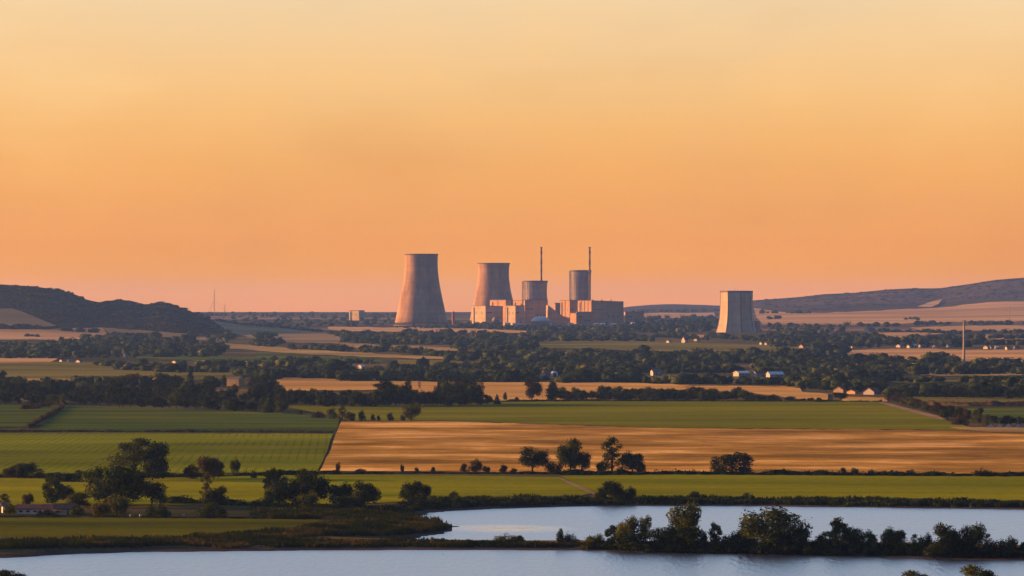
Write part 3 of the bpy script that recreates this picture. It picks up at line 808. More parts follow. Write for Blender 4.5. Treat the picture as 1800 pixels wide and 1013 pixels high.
# nearer trees whose tops reach into the frame (standing on the near bank, below the frame)
def near_tree(px, top, w, d, label, kind, mat):
    x = (px - 900) / FPX * d; zt = CAM_H - (top - HZ) / FPX * d; wm = w * d / FPX
    tr, cr = proto(kind, 1, mat)
    root = thing('broadleaf_tree', label, 'tree', (x, d, 1.2), 0.3)
    link('trunk', tr, root); link('crown', cr, root)
    root.scale = (wm, wm, zt - 1.2); TREES[0] += 1
near_tree(1715, 995, 62, 1075, 'golden-lit treetop rising into view at the water in front of the spit', 'round', 'leaf_olive')
near_tree(1607, 1004, 50, 1078, 'small treetop just showing above the near water beside a larger one', 'round', 'leaf_olive')
near_tree(16, 1003, 60, 1080, 'dark treetop just showing above the near water by the low meadow', 'round', 'leaf_dark')

# middle distance
tree(723, 742, 34, 710, 'lone olive tree between the green crop and the wheat corner', 'round', 'leaf_olive', 0)
tree(935, 705, 34, 666, 'tall thin-crowned tree standing in pale stubble before the green crop', 'round', 'leaf_brown', 1)
tree(971, 705, 24, 671, 'dark narrow tree beside the thin-crowned stubble tree', 'column', 'leaf_dark', 1)
tree(909, 704, 8, 698, 'tiny dark bush alone in the pale stubble', 'bush', 'leaf_dark', 0)
tree(602, 742, 20, 715, 'brownish tree on the corner where the track bends', 'ragged', 'leaf_brown', 0)
tree(585, 738, 20, 718, 'dark bush behind the brownish corner tree', 'bush', 'leaf_mid', 0)
tree(560, 736, 26, 722, 'pale bushes beside the corner tree', 'lowbush', 'leaf_brown', 0)
for px, w, t, lb in ((528, 9, 721, 'tiny round shrub alone on the green field'), (617, 16, 724, 'dark rounded bush first in the row behind the wheat'),
                     (637, 14, 722, 'dark pointed bush second in the row behind the wheat'), (656, 8, 728, 'small dot bush third in the row behind the wheat'),
                     (666, 7, 730, 'tiniest bush of the row behind the wheat'), (687, 14, 726, 'dark ball bush near the lone olive tree'),
                     (708, 9, 729, 'reddish small bush touching the lone olive tree')):
    tree(px, 741 if px > 600 else 730, w, t, lb, 'bush', 'leaf_brown' if px == 708 else 'leaf_dark')
tree(1477, 703, 26, 690, 'dark dome bush between two strips of stubble', 'round', 'leaf_dark', 0)
for px, w, t in ((1425, 12, 699), (1440, 12, 699), (1412, 10, 700), (1390, 22, 697), (1362, 24, 694)):
    tree(px, 705, w, t, 'small dark bush on the far edge of the green crop', 'bush', 'leaf_dark', group='bushes on the far edge of the green crop')
tree(103, 694, 12, 668, 'slim yellow-green poplar in front of the dark belt', 'column', 'leaf_gold', 0)
tree(335, 676, 13, 652, 'dark slim cypress near the ochre barn', 'column', 'leaf_dark', 1)
tree(394, 678, 10, 660, 'dark narrow tree beside the ochre barn', 'column', 'leaf_dark', 2)
tree(3, 690, 22, 653, 'tall dark tree at the end of the belt below the olive pasture', 'tall', 'leaf_dark', 0)
tree(208, 681, 40, 661, 'dark dome tree with a golden flank below the olive pasture', 'wide', 'leaf_mid', 1)
tree(232, 680, 30, 657, 'brown rounded tree beside the dome tree below the olive pasture', 'round', 'leaf_brown', 0)
tree(285, 680, 32, 656, 'high dark tree between the brown tree and the cypress', 'round', 'leaf_dark', 1)
tree(308, 680, 26, 662, 'dark shaded tree before the cypress', 'round', 'leaf_dark', 0)
tree(370, 680, 26, 664, 'olive round tree between the cypress and the ochre barn', 'round', 'leaf_mid', 0)
tree(212, 698, 24, 676, 'golden tree set into the front of the dark belt', 'round', 'leaf_gold', 1)
tree(717, 712, 24, 656, 'tall spruce-like tree rising above the dark belt', 'cone', 'leaf_mid', 0)
tree(676, 714, 38, 668, 'high dark tree at the gap of the belt', 'tall', 'leaf_dark', 1)
tree(695, 714, 28, 676, 'dark round tree beside the spruce-like tree', 'round', 'leaf_dark', 2)
tree(874, 712, 15, 694, 'small pointed conifer at the end of the belt', 'cone', 'leaf_dark', 1)
tree(888, 704, 8, 690, 'little upright tree standing apart after the conifer', 'column', 'leaf_dark', 2)
tree(857, 712, 18, 694, 'low round tree before the small pointed conifer', 'round', 'leaf_dark', 1)
tree(470, 727, 24, 700, 'pale-topped pointed tree in front of the belt', 'cone', 'leaf_mid', 1)

CLEAR = [(950, 984, 650, 661), (1140, 1168, 648, 661), (1292, 1380, 651, 663), (1198, 1212, 592, 604), (1172, 1181, 598, 604), (1470, 1486, 678, 690), (1516, 1552, 680, 693),
         (1492, 1510, 684, 692), (1570, 1690, 605, 613), (1730, 1800, 607, 615), (395, 434, 662, 678), (1518, 1542, 575, 585), (628, 642, 640, 648), (1404, 1418, 605, 613), (1688, 1700, 563, 636),
         (96, 160, 632, 638), (214, 226, 622, 629), (1734, 1798, 742, 751), (685, 790, 545, 572), (1255, 1335, 520, 584), (812, 1100, 540, 566), (885, 1095, 560, 572), (1590, 1800, 655, 661), (1560, 1700, 669, 675), (606, 645, 540, 559)]
def in_clear(px, by, top, w):
    for x0, x1, yt, yb in CLEAR:
        if x0 - w * 0.5 < px < x1 + w * 0.5 and by > yb - 1 and top < yb - 2.5: return True
    return False

def belt(pts, n, h, w, label, group, mats, kinds, hv=0.3, dy=3.0):
    rng = random.Random(n * 31 + int(pts[0][0]))
    xs = [p[0] for p in pts]; ys = [p[1] for p in pts]
    for i in range(n):
        px = xs[0] + (xs[-1] - xs[0]) * (i + rng.uniform(0.1, 0.9)) / n
        by = float(np.interp(px, xs, ys)) + rng.uniform(-dy, 0)
        hh = h * rng.uniform(1 - hv, 1 + hv); ww = w * rng.uniform(0.75, 1.3)
        if in_clear(px, by, by - hh, ww): continue
        tree(px, by, ww, by - hh, label, rng.choice(kinds), rng.choice(mats), group=group)

DK = ['leaf_dark'] * 4 + ['leaf_mid']
belt([(-20, 712), (120, 713), (300, 720), (495, 727)], 40, 23, 26, 'dark round tree in the dense belt behind the dark green field', 'trees of the dark belt', DK, ['round', 'round', 'tall', 'wide'])
belt([(-20, 700), (220, 704), (495, 712)], 42, 27, 26, 'dark round tree in the dense belt behind the dark green field', 'trees of the dark belt', DK, ['round', 'round', 'wide'])
belt([(-10, 690), (200, 691)], 14, 16, 20, 'mixed tree on the far side of the dark belt, below the pasture', 'trees behind the dark belt', ['leaf_mid', 'leaf_brown', 'leaf_dark', 'leaf_olive'], ['round', 'wide'])
belt([(430, 690), (495, 700)], 6, 30, 24, 'taller dark tree on the end of the dark belt by the stubble', 'taller trees ending the belt', DK, ['tall', 'round'])
belt([(495, 716), (660, 717)], 22, 26, 20, 'dark tree in the even row behind the green crop strip', 'even row behind the green crop', DK, ['round', 'tall'], 0.18)
belt([(655, 716), (850, 716)], 20, 30, 24, 'dark tree in the high belt behind the green crop', 'high belt behind the green crop', DK, ['round', 'round', 'tall'], 0.25)
belt([(765, 714), (845, 714)], 6, 44, 30, 'tall dark tree crowning the high belt behind the green crop', 'tall trees of the high belt', ['leaf_dark', 'leaf_dark', 'leaf_mid'], ['open', 'round', 'tall'], 0.08)
belt([(985, 706), (1340, 707)], 34, 17, 24, 'dark low tree in the long belt beyond the green crop', 'long belt beyond the green crop', DK, ['round', 'wide'], 0.35)
belt([(1060, 702), (1300, 703)], 14, 20, 24, 'dark low tree in the long belt beyond the green crop', 'long belt beyond the green crop', DK, ['round', 'wide'], 0.25)
belt([(980, 706), (1020, 706)], 3, 20, 24, 'faded brown tree between the narrow tree and the long belt', 'faded trees by the long belt', ['leaf_brown', 'leaf_olive'], ['round'], 0.15)
belt([(1560, 705), (1600, 717), (1660, 733), (1735, 752)], 20, 17, 20, 'mixed hedge tree along the dry track', 'hedge trees along the track', ['leaf_mid', 'leaf_olive', 'leaf_brown', 'leaf_brown', 'leaf_dark'], ['round', 'ragged', 'round'], 0.3)
tree(1665, 740, 26, 713, 'dark round tree amid the mixed hedge along the track', 'round', 'leaf_dark', 0)
tree(1721, 741, 20, 717, 'dark upright tree by the white cottages', 'round', 'leaf_dark', 1)
tree(1688, 748, 30, 728, 'brown spreading bush at the low end of the track', 'lowbush', 'leaf_brown', 0)
belt([(1730, 749), (1830, 750)], 8, 15, 16, 'dark tree behind the four white cottages', 'trees behind the white cottages', DK, ['round'], 0.2)
belt([(40, 724), (88, 716)], 7, 9, 16, 'pale grey-brown bush on the headland between the green fields', 'bushes between the green fields', ['leaf_brown'], ['bush', 'lowbush'], 0.3)
belt([(1600, 702), (1830, 704)], 10, 20, 24, 'rounded dark tree behind the narrow pasture by the cottages', 'trees behind the narrow pasture', DK, ['round', 'wide'], 0.25)
print('TREES', TREES, 'BUSHES', BUSHES)

# --- hedgerows: one thing each
def hedgerow(name, label, pts, h, depth, mat, dens=1.0, cat='hedge', gaps=0.0):
    rng = np.random.default_rng(int(pts[0][0] * 7 + pts[0][1] * 3) % 9999)
    pts = [(-300 if x <= -40 else 2150 if x >= 1830 else x, y) for x, y in pts]
    W = many_at(pts)
    seg = np.linalg.norm(np.diff(W[:, :2], axis=0), axis=1); cum = np.concatenate([[0], np.cumsum(seg)])
    Ltot = cum[-1]
    n = int(Ltot * dens * 10)
    s = rng.uniform(0, Ltot, n)
    x = np.interp(s, cum, W[:, 0]); y = np.interp(s, cum, W[:, 1])
    hh = h * (0.75 + 0.45 * wob(s, s * 0.3, 9.0, 3) * 0.8 + 0.2 * np.sin(s * 0.9))
    hh = np.clip(hh, h * 0.25, h * 1.7)
    if gaps: hh = np.where(wob(s, s * 0.1, 23.0, 8) > 1 - gaps, 0.15 * h, hh)
    P = np.stack([x + rng.normal(0, 0.4, n), y + rng.normal(0, depth / 2.5, n), np.zeros(n)], 1)
    P[:, 2] = T(P[:, 0], P[:, 1]) + hh * rng.random(n)
    nr = rng.normal(size=(n, 3)) + np.array([0, 0, 0.4])
    LV, LQ = leaf_quads(P, nr, rng.uniform(0.5, 1.2, n) * min(0.8, h * 0.45), rng)
    # woody core the leaves sit on
    k = max(8, int(Ltot / 1.5)); sc_ = np.linspace(0, Ltot, k)
    x = np.interp(sc_, cum, W[:, 0]); y = np.interp(sc_, cum, W[:, 1])
    hc = h * np.clip(0.62 + 0.42 * wob(sc_, sc_ * 0.3, 9.0, 3) + rng.normal(0, 0.08, k), 0.15, 1.3)
    if gaps: hc = np.where(wob(sc_, sc_ * 0.1, 23.0, 8) > 1 - gaps, 0.1 * h, hc)
    z = T(x, y); hw = depth / 2.6
    row = [np.stack([x, y + a * hw, z + b * hc - (0.15 if b == 0 else 0)], 1) for a, b in ((-1, 0), (-0.75, 0.75), (0, 1.0), (0.75, 0.8), (1, 0))]
    CV = np.concatenate(row); i = np.arange(k - 1)
    CQ = np.concatenate([np.stack([r * k + i, r * k + i + 1, (r + 1) * k + i + 1, (r + 1) * k + i], 1) for r in range(4)])
    o = link(name, mesh_np(name, np.concatenate([CV, LV]), np.concatenate([CQ, LQ + len(CV)]), None, M[mat]))
    return tag(o, label, cat)

hedgerow('hedgerow', 'long black-green hedge along the near edge of the wheat', [(985, 835), (1200, 834), (1500, 836), (1840, 840)], 2.0, 6, 'leaf_dark', 1.3)
hedgerow('hedgerow', 'low dark hedge from the ploughed rows to the dome-shaped tree', [(540, 834), (700, 833), (985, 834)], 1.1, 4, 'leaf_dark', 0.9)
hedgerow('hedgerow', 'bushy hedge between the ploughed rows and the golden meadow', [(-40, 841), (60, 841), (200, 842), (420, 838), (560, 835)], 2.2, 8, 'leaf_dark', 1.2)
hedgerow('hedgerow', 'thin brown hedge between the two green fields', [(-40, 760), (150, 759.5), (400, 760), (586, 761)], 1.6, 9, 'leaf_brown', 1.0, gaps=0.25)
hedgerow('hedgerow', 'short dark hedge closing the golden meadow above the farm', [(280, 886), (380, 887), (470, 890)], 2.4, 10, 'leaf_dark', 2.5)
hedgerow('hedgerow', 'low dark hedge along the front of the farm and the meadow', [(-40, 909), (100, 910), (300, 912), (480, 912), (560, 912)], 0.8, 6, 'leaf_dark', 2.0)
hedgerow('hedgerow', 'narrow dark hedge in front of the far green crop', [(700, 709), (1000, 706.5), (1300, 706.5), (1550, 707.5)], 2.2, 12, 'leaf_dark', 0.8)
hedgerow('hedgerow', 'brown hedge climbing between the small dark fields', [(50, 753), (112, 716)], 2.6, 10, 'leaf_brown', 1.3)
hedgerow('hedgerow', 'reddish scrub hedge above the pasture by the cottages', [(1600, 711), (1700, 714), (1830, 716)], 4.0, 20, 'leaf_brown', 1.0)

# --- stuff: reeds and bank growth
def region_pts(poly, n, rng):
    P = np.array(poly, float)
    out = np.zeros((0, 2))
    while len(out) < n:
        g = np.stack([rng.uniform(P[:, 0].min(), P[:, 0].max(), n * 2), rng.uniform(P[:, 1].min(), P[:, 1].max(), n * 2)], 1)
        out = np.concatenate([out, g[poly_sd(P, g[:, 0], g[:, 1]) < 0]])
    return out[:n]

def reeds(name, regions, mat):
    rng = np.random.default_rng(5)
    Vs, Qs, off = [], [], 0
    for poly, n, h in regions:
        x0 = max(a for a, _ in poly) - min(a for a, _ in poly)
        poly = [(-300 if x <= -20 else 2150 if x >= 1840 else x, y + (4 if x <= -20 or x >= 1840 else 0)) for x, y in poly]
        n = int(n * (max(a for a, _ in poly) - min(a for a, _ in poly)) / x0)
        p = region_pts(poly, n, rng)
        W = many_at(p)
        cl = wob(W[:, 0], W[:, 1], 8, 3)
        ok = (shore_sd(W[:, 0], W[:, 1]) > 2.5) & (cl > -0.75)
        W = W[ok]; cl = cl[ok]
        k = 9
        B = np.repeat(W, k, 0) + np.concatenate([rng.normal(0, 0.55, (len(W) * k, 2)), np.zeros((len(W) * k, 1))], 1)
        hh = np.repeat(h * (0.6 + 0.5 * np.clip(cl + 0.6, 0, 1.4)), k) * rng.uniform(0.3, 1.25, len(B))
        lean = rng.normal(0, 0.25, (len(B), 2)) * hh[:, None]
        wd = rng.uniform(0.12, 0.34, len(B))
        an = rng.uniform(0, math.pi, len(B)); dx = np.cos(an) * wd; dyv = np.sin(an) * wd
        V = np.stack([B + np.stack([-dx, -dyv, np.zeros(len(B)) - 0.1], 1), B + np.stack([dx, dyv, np.zeros(len(B)) - 0.1], 1),
                      B + np.stack([lean[:, 0] + dx * 0.7, lean[:, 1] + dyv * 0.7, hh * 0.8], 1), B + np.stack([lean[:, 0] * 1.3 - dx * 0.3, lean[:, 1] * 1.3, hh], 1)], 1).reshape(-1, 3)
        Vs.append(V); Qs.append(np.arange(len(V)).reshape(-1, 4) + off); off += len(V)
    o = link(name, mesh_np(name, np.concatenate(Vs), np.concatenate(Qs), None, M[mat]))
    return tag(o, kind='stuff')

reeds('reeds', [
    ([(-20, 952), (160, 950), (330, 945), (440, 938), (560, 928), (640, 930), (560, 944), (380, 956), (200, 962), (-20, 966)], 2200, 1.2),
    ([(540, 928), (640, 914), (720, 911), (745, 917), (795, 927), (780, 933), (700, 941), (600, 943), (520, 940)], 2400, 1.7),
    ([(440, 906), (560, 900), (660, 903), (740, 905), (735, 912), (620, 916), (480, 914)], 1200, 1.5),
    ([(300, 958), (520, 949), (690, 950), (800, 953), (960, 956), (1060, 958), (960, 963), (700, 961), (400, 963)], 1500, 0.9)], 'reed')
reeds('bank_undergrowth', [
    ([(730, 882), (900, 879), (1100, 879), (1300, 879), (1500, 881), (1840, 885), (1840, 893), (1500, 889), (1300, 886), (1000, 887), (850, 891), (740, 896)], 3600, 1.6),
    ([(440, 893), (700, 893), (745, 898), (640, 903), (450, 903)], 900, 1.4),
    ([(1030, 960), (1200, 963), (1400, 966), (1600, 969), (1840, 974), (1840, 981), (1600, 976), (1400, 971), (1030, 966)], 3600, 2.0)], 'leaf_dark')

# --- stuff: woods far enough to read as a mass
def ico(sub):
    bm = bmesh.new(); bmesh.ops.create_icosphere(bm, subdivisions=sub, radius=1)
    V = np.array([v.co[:] for v in bm.verts]); F = np.array([[v.index for v in f.verts] for f in bm.faces]); bm.free()
    return V, F
ICO = ico(2)

def far_tree_variants(seed):
    out = []
    rng = np.random.default_rng(seed)
    for k in range(12):
        parts, faces, off = [], [], 0
        m = (1, 2, 3, 2, 4, 3)[k % 6]
        for q in range(m):
            V, F = ICO; V = V.copy()
            ph = rng.uniform(0, 6.28, 6)
            r = 1 + 0.24 * np.sin(V[:, 0] * 4 + ph[0]) * np.cos(V[:, 1] * 4 + ph[1]) + 0.22 * np.sin(V[:, 2] * 6 + ph[2] + V[:, 0] * 5) + rng.normal(0, 0.11, len(V))
            sz = 0.44 if m == 1 else rng.uniform(0.24, 0.38)
            V = V * r[:, None] * np.array([sz, sz, sz * rng.uniform(0.8, 1.3)])
            V = V + (np.array([0, 0, 0.5]) if m == 1 else np.array([rng.uniform(-0.3, 0.3), rng.uniform(-0.3, 0.3), rng.uniform(0.25, 0.62)]))
            V[:, 2] = np.maximum(V[:, 2], 0.0)
            parts.append(V); faces.append(F + off); off += len(V)
        V = np.concatenate(parts); F = np.concatenate(faces)
        n = 60
        d = rng.normal(size=(n, 3)); d /= np.linalg.norm(d, axis=1, keepdims=True)
        P = d * np.array([0.44, 0.44, 0.46]) * rng.uniform(0.85, 1.22, (n, 1)) + np.array([0, 0, 0.52])
        LV, LQ = leaf_quads(P, d + rng.normal(size=d.shape) * 0.6, np.full(n, 0.2), rng)
        VV = np.concatenate([V, LV]); TR = F; QQ = LQ + len(V)
        VV[:, 2] = VV[:, 2] / VV[:, 2].max()
        out.append((VV, QQ, TR))
    return out

FT = far_tree_variants(3)
def wood_mesh(name, P, H, Wd, mat, seed):
    rng = np.random.default_rng(seed)
    var = rng.integers(0, len(FT), len(P))
    Vs, Qs, Ts, off = [], [], [], 0
    for k, (V, Q, F) in enumerate(FT):
        idx = np.where(var == k)[0]
        if not len(idx): continue
        a = rng.uniform(0, 6.28, len(idx)); ca, sa = np.cos(a), np.sin(a)
        X = (V[None, :, 0] * ca[:, None] - V[None, :, 1] * sa[:, None]) * Wd[idx][:, None] + P[idx, 0][:, None]
        Y = (V[None, :, 0] * sa[:, None] + V[None, :, 1] * ca[:, None]) * Wd[idx][:, None] + P[idx, 1][:, None]
        Z = V[None, :, 2] * H[idx][:, None] + P[idx, 2][:, None] - 0.3
        VV = np.stack([X, Y, Z], -1)
        o = off + np.arange(len(idx))[:, None, None] * len(V)
        Qs.append((Q[None] + o).reshape(-1, 4)); Ts.append((F[None] + o).reshape(-1, 3))
        Vs.append(VV.reshape(-1, 3)); off += VV.shape[0] * VV.shape[1]
    return mesh_np(name, np.concatenate(Vs), np.concatenate(Qs), np.concatenate(Ts), M[mat])

def widen(poly):
    return [(-400 if x <= -30 else 2230 if x >= 1830 else x, y) for x, y in poly]

def scatter(regions, seed):
    """regions: ('area', polygon, px area per tree, height m) or ('row', points, n, height m); pixel outlines name where on the ground"""
    rng = np.random.default_rng(seed)
    pts, hs = [], []
    for kind, poly, n, h in regions:
        q0 = poly; poly = widen(poly)
        if kind == 'row': n = int(n * (max(p[0] for p in poly) - min(p[0] for p in poly) + 1) / (max(p[0] for p in q0) - min(p[0] for p in q0) + 1))
        if kind == 'area':
            A = np.array(poly, float); x, yv = A[:, 0], A[:, 1]
            area = abs(np.dot(x, np.roll(yv, -1)) - np.dot(yv, np.roll(x, -1))) / 2
            k = max(3, int(area / n / 1.25))
            p = region_pts(poly, k, rng)
        else:
            q = np.array(poly, float); t = rng.uniform(0, 1, n)
            seg = np.linalg.norm(np.diff(q, axis=0), axis=1); cum = np.concatenate([[0], np.cumsum(seg)]) / seg.sum()
            p = np.stack([np.interp(t, cum, q[:, 0]), np.interp(t, cum, q[:, 1]) + rng.normal(0, 0.5, n)], 1)
        pts.append(p); hs.append(np.full(len(p), h) * 0.74 * rng.uniform(0.4, 1.35, len(p)) * np.where(rng.random(len(p)) < 0.06, 1.35, 1.0))
    P = many_at(np.concatenate(pts)); H = np.concatenate(hs)
    W = H * rng.uniform(0.9, 2.1, len(H))
    pp = np.concatenate(pts)
    keep = np.array([not in_clear(a[0], a[1], a[1] - h * FPX / q[1], w * FPX / q[1]) for a, q, h, w in zip(pp, P, H, W)])
    return P[keep], H[keep], W[keep]

WOODS = [
    # belts running on beyond the frame on either side
    ('row', [(-380, 704), (-22, 708)], 70, 15), ('row', [(-380, 694), (-22, 698)], 60, 15), ('row', [(1835, 750), (2200, 752)], 40, 8),
    # hill foot, far side
    ('area', [(-40, 612), (40, 608), (120, 602), (187, 593), (262, 593), (390, 608), (392, 628), (240, 630), (100, 632), (-40, 628)], 20, 12),
    ('row', [(110, 583), (175, 586)], 26, 10), ('row', [(-30, 578), (75, 578)], 30, 10), ('row', [(45, 592), (70, 593)], 8, 8),
    ('area', [(330, 588), (420, 592), (400, 602), (345, 597)], 24, 10),
    ('area', [(450, 588), (470, 585), (497, 600), (496, 611), (450, 611)], 18, 12),
    ('row', [(380, 566), (420, 572)], 26, 9), ('row', [(420, 573), (500, 578), (575, 587), (600, 594)], 60, 9),
    # hazy woods on the plain to either side of the towers
    ('area', [(345, 556), (450, 553), (610, 556), (690, 560), (690, 574), (560, 577), (440, 574), (345, 565)], 34, 10),
    ('row', [(345, 552), (500, 552), (700, 553)], 90, 7), ('row', [(345, 555), (700, 557)], 70, 9),
    ('area', [(690, 569), (800, 566), (920, 569), (1130, 570), (1260, 572), (1262, 585), (1100, 586), (920, 582), (790, 577), (690, 575)], 15, 12),
    ('row', [(690, 577), (1260, 584)], 110, 12),
    ('area', [(1100, 563), (1180, 560), (1262, 562), (1262, 586), (1130, 582)], 24, 13),
    ('area', [(597, 588), (680, 588), (800, 588), (800, 606), (690, 607), (602, 602)], 16, 13),
    ('area', [(720, 589), (960, 588), (1110, 587), (1150, 602), (960, 601), (800, 606)], 17, 12),
    ('area', [(800, 604), (945, 602), (955, 612), (900, 622), (800, 618)], 20, 12),
    ('row', [(500, 614), (617, 618)], 34, 10), ('area', [(640, 613), (680, 612), (682, 622), (640, 622)], 16, 10),
    ('row', [(690, 618), (800, 630)], 44, 10),
    ('area', [(800, 624), (900, 620), (1000, 627), (1325, 625), (1420, 628), (1420, 638), (1300, 640), (1100, 640), (900, 640), (800, 635)], 15, 12),
    ('area', [(690, 648), (800, 646), (900, 645), (900, 668), (760, 671), (690, 668)], 20, 10), ('area', [(480, 642), (610, 640), (620, 662), (500, 664)], 30, 11), ('row', [(610, 652), (690, 655)], 18, 8), ('row', [(455, 634), (690, 641)], 30, 7),
    ('row', [(480, 664), (620, 667)], 50, 13), ('row', [(600, 670), (900, 672)], 70, 13),
    ('area', [(890, 645), (1110, 645), (1120, 668), (985, 674), (890, 671)], 17, 11),
    ('row', [(980, 674), (1100, 672), (1200, 675), (1350, 676), (1480, 680)], 160, 10),
    ('row', [(1090, 656), (1300, 655)], 60, 10), ('row', [(1130, 648), (1290, 649)], 50, 10),
    ('row', [(200, 650), (300, 655), (392, 656)], 60, 10), ('row', [(100, 640), (200, 645), (330, 648)], 30, 8), ('row', [(420, 662), (490, 668)], 26, 12),
    ('row', [(-30, 677), (90, 679), (200, 681), (340, 680), (430, 680)], 60, 10),
    ('row', [(340, 644), (450, 646), (480, 650)], 40, 9),
    # the wooded right-hand middle distance
    ('area', [(1350, 588), (1420, 586), (1520, 590), (1575, 600), (1570, 612), (1412, 614), (1350, 610)], 18, 13),
    ('area', [(1412, 612), (1490, 614), (1482, 632), (1412, 636)], 16, 12),
    ('area', [(1588, 600), (1640, 595), (1692, 598), (1692, 611), (1588, 612)], 16, 13), ('row', [(1700, 606), (1840, 609)], 50, 11),
    ('area', [(1330, 640), (1480, 636), (1620, 640), (1690, 640), (1840, 644), (1840, 698), (1700, 700), (1570, 697), (1480, 690), (1400, 682), (1330, 672)], 17, 11),
    ('row', [(1490, 640), (1540, 636), (1580, 640)], 24, 12), ('row', [(1630, 640), (1655, 634), (1692, 638)], 24, 13),
    ('row', [(1480, 690), (1600, 696), (1840, 700)], 60, 13),
    ('row', [(1610, 571), (1668, 571)], 24, 11), ('row', [(1700, 571), (1780, 571)], 30, 12), ('row', [(1795, 571), (1850, 571)], 16, 11),
    ('row', [(1510, 573), (1578, 574)], 24, 10), ('area', [(1350, 574), (1490, 573), (1490, 586), (1350, 585)], 26, 11),
    ('row', [(1540, 584), (1700, 587)], 50, 9), ('row', [(1700, 585), (1840, 587)], 40, 9), ('row', [(1700, 596), (1850, 597)], 40, 9),
    ('row', [(1330, 552), (1430, 551)], 20, 12), ('row', [(1348, 562), (1372, 561)], 10, 10), ('row', [(1590, 562), (1620, 563)], 8, 9),
    ('row', [(1250, 594), (1350, 600), (1420, 604)], 60, 11), ('row', [(1150, 592), (1250, 598)], 40, 11),
    ('row', [(1110, 549), (1262, 548)], 50, 12), ('row', [(1130, 562), (1262, 560)], 30, 12),
]
P, H, W = scatter(WOODS, 21)
print('woodland', len(P))
tag(link('woodland', wood_mesh('woodland', P, H, W, 'wood_far', 4)), kind='stuff')

HILLW = [
    ('area', [(-40, 508), (60, 508), (130, 520), (175, 535), (245, 541), (320, 545), (380, 573), (410, 588), (300, 585), (120, 574), (40, 546), (-40, 543)], 26, 9),
    ('row', [(-40, 500), (60, 506), (100, 511), (130, 519), (145, 527)], 50, 8), ('row', [(185, 534), (205, 531), (228, 533), (245, 539)], 44, 10),
    ('row', [(268, 538), (285, 535), (310, 541)], 30, 10), ('row', [(310, 541), (350, 557), (405, 587)], 40, 8), ('row', [(137, 525), (140, 526)], 3, 12),
    ('row', [(280, 535), (283, 535)], 3, 15),
    ('area', [(210, 570), (330, 575), (410, 590), (400, 596), (260, 584)], 30, 9)]
P, H, W = scatter(HILLW, 22); H *= 0.6
tag(link('hillside_scrub', wood_mesh('hillside_scrub', P, H, W, 'scrub', 5)), kind='stuff')
HILLR = [('area', [(1330, 531), (1450, 520), (1560, 512), (1660, 509), (1750, 496), (1840, 488), (1840, 520), (1660, 527), (1560, 538), (1450, 545), (1340, 538)], 22, 13),
         ('row', [(1262, 547), (1325, 530), (1400, 524), (1450, 519), (1500, 517), (1560, 511), (1600, 509), (1650, 509), (1700, 502), (1750, 494), (1840, 487)], 260, 13)]
P, H, W = scatter(HILLR, 23); H *= 0.26; W *= 0.8
tag(link('hilltop_forest', wood_mesh('hilltop_forest', P, H, W, 'scrub', 6)), kind='stuff')

# ------------------------------------------------------------------ the power station
def px2x(px, d): return (px - 900) / FPX * d
def row2z(py, d): return CAM_H + (HZ - py) / FPX * d
def gz(x, d): return float(T(np.array([x]), np.array([d]))[0])

def lathe(rows, nseg=192, rib=0.0, nrib=48, wall=1.2, facets=None):
    """rows: (z, r). Outer and inner skin joined at the rim. facets: polygon plan instead of a circle"""
    V = []; Q = []
    t = np.arange(nseg) * 2 * math.pi / nseg
    if facets:
        n, rot, chamfer = facets
        k = np.mod(t - rot + math.pi / n, 2 * math.pi / n) - math.pi / n
        shape = np.minimum(np.cos(math.pi / n) / np.cos(k), 1 - chamfer) / 1.0
        shape = shape / shape.max()
    else:
        shape = np.ones(nseg)
    ribs = 1 + (rib * (np.cos(t * nrib) > 0.55))
    prof = [(z, r, True) for z, r in rows] + [(z, r - wall, False) for z, r in rows[::-1]]
    for z, r, outer in prof:
        rr = r * shape * (ribs if outer else 1)
        V.append(np.stack([np.cos(t) * rr, np.sin(t) * rr, np.full(nseg, z)], 1))
    m = len(prof)
    i = np.arange(nseg); j = (i + 1) % nseg
    for k in range(m - 1):
        Q.append(np.stack([k * nseg + i, k * nseg + j, (k + 1) * nseg + j, (k + 1) * nseg + i], 1))
    return np.concatenate(V), np.concatenate(Q)

def ring_mesh(name, z0, z1, r0, r1, mat, nseg=96, facets=None):
    rows = [(z0, r0), (z1, r1)]
    V, Q = lathe(rows, nseg, wall=1.8, facets=facets)
    n = nseg; i = np.arange(n); j = (i + 1) % n
    Q = np.concatenate([Q, np.stack([3 * n + i, 3 * n + j, j, i], 1)])
    return mesh_np(name, V, Q, None, mat)

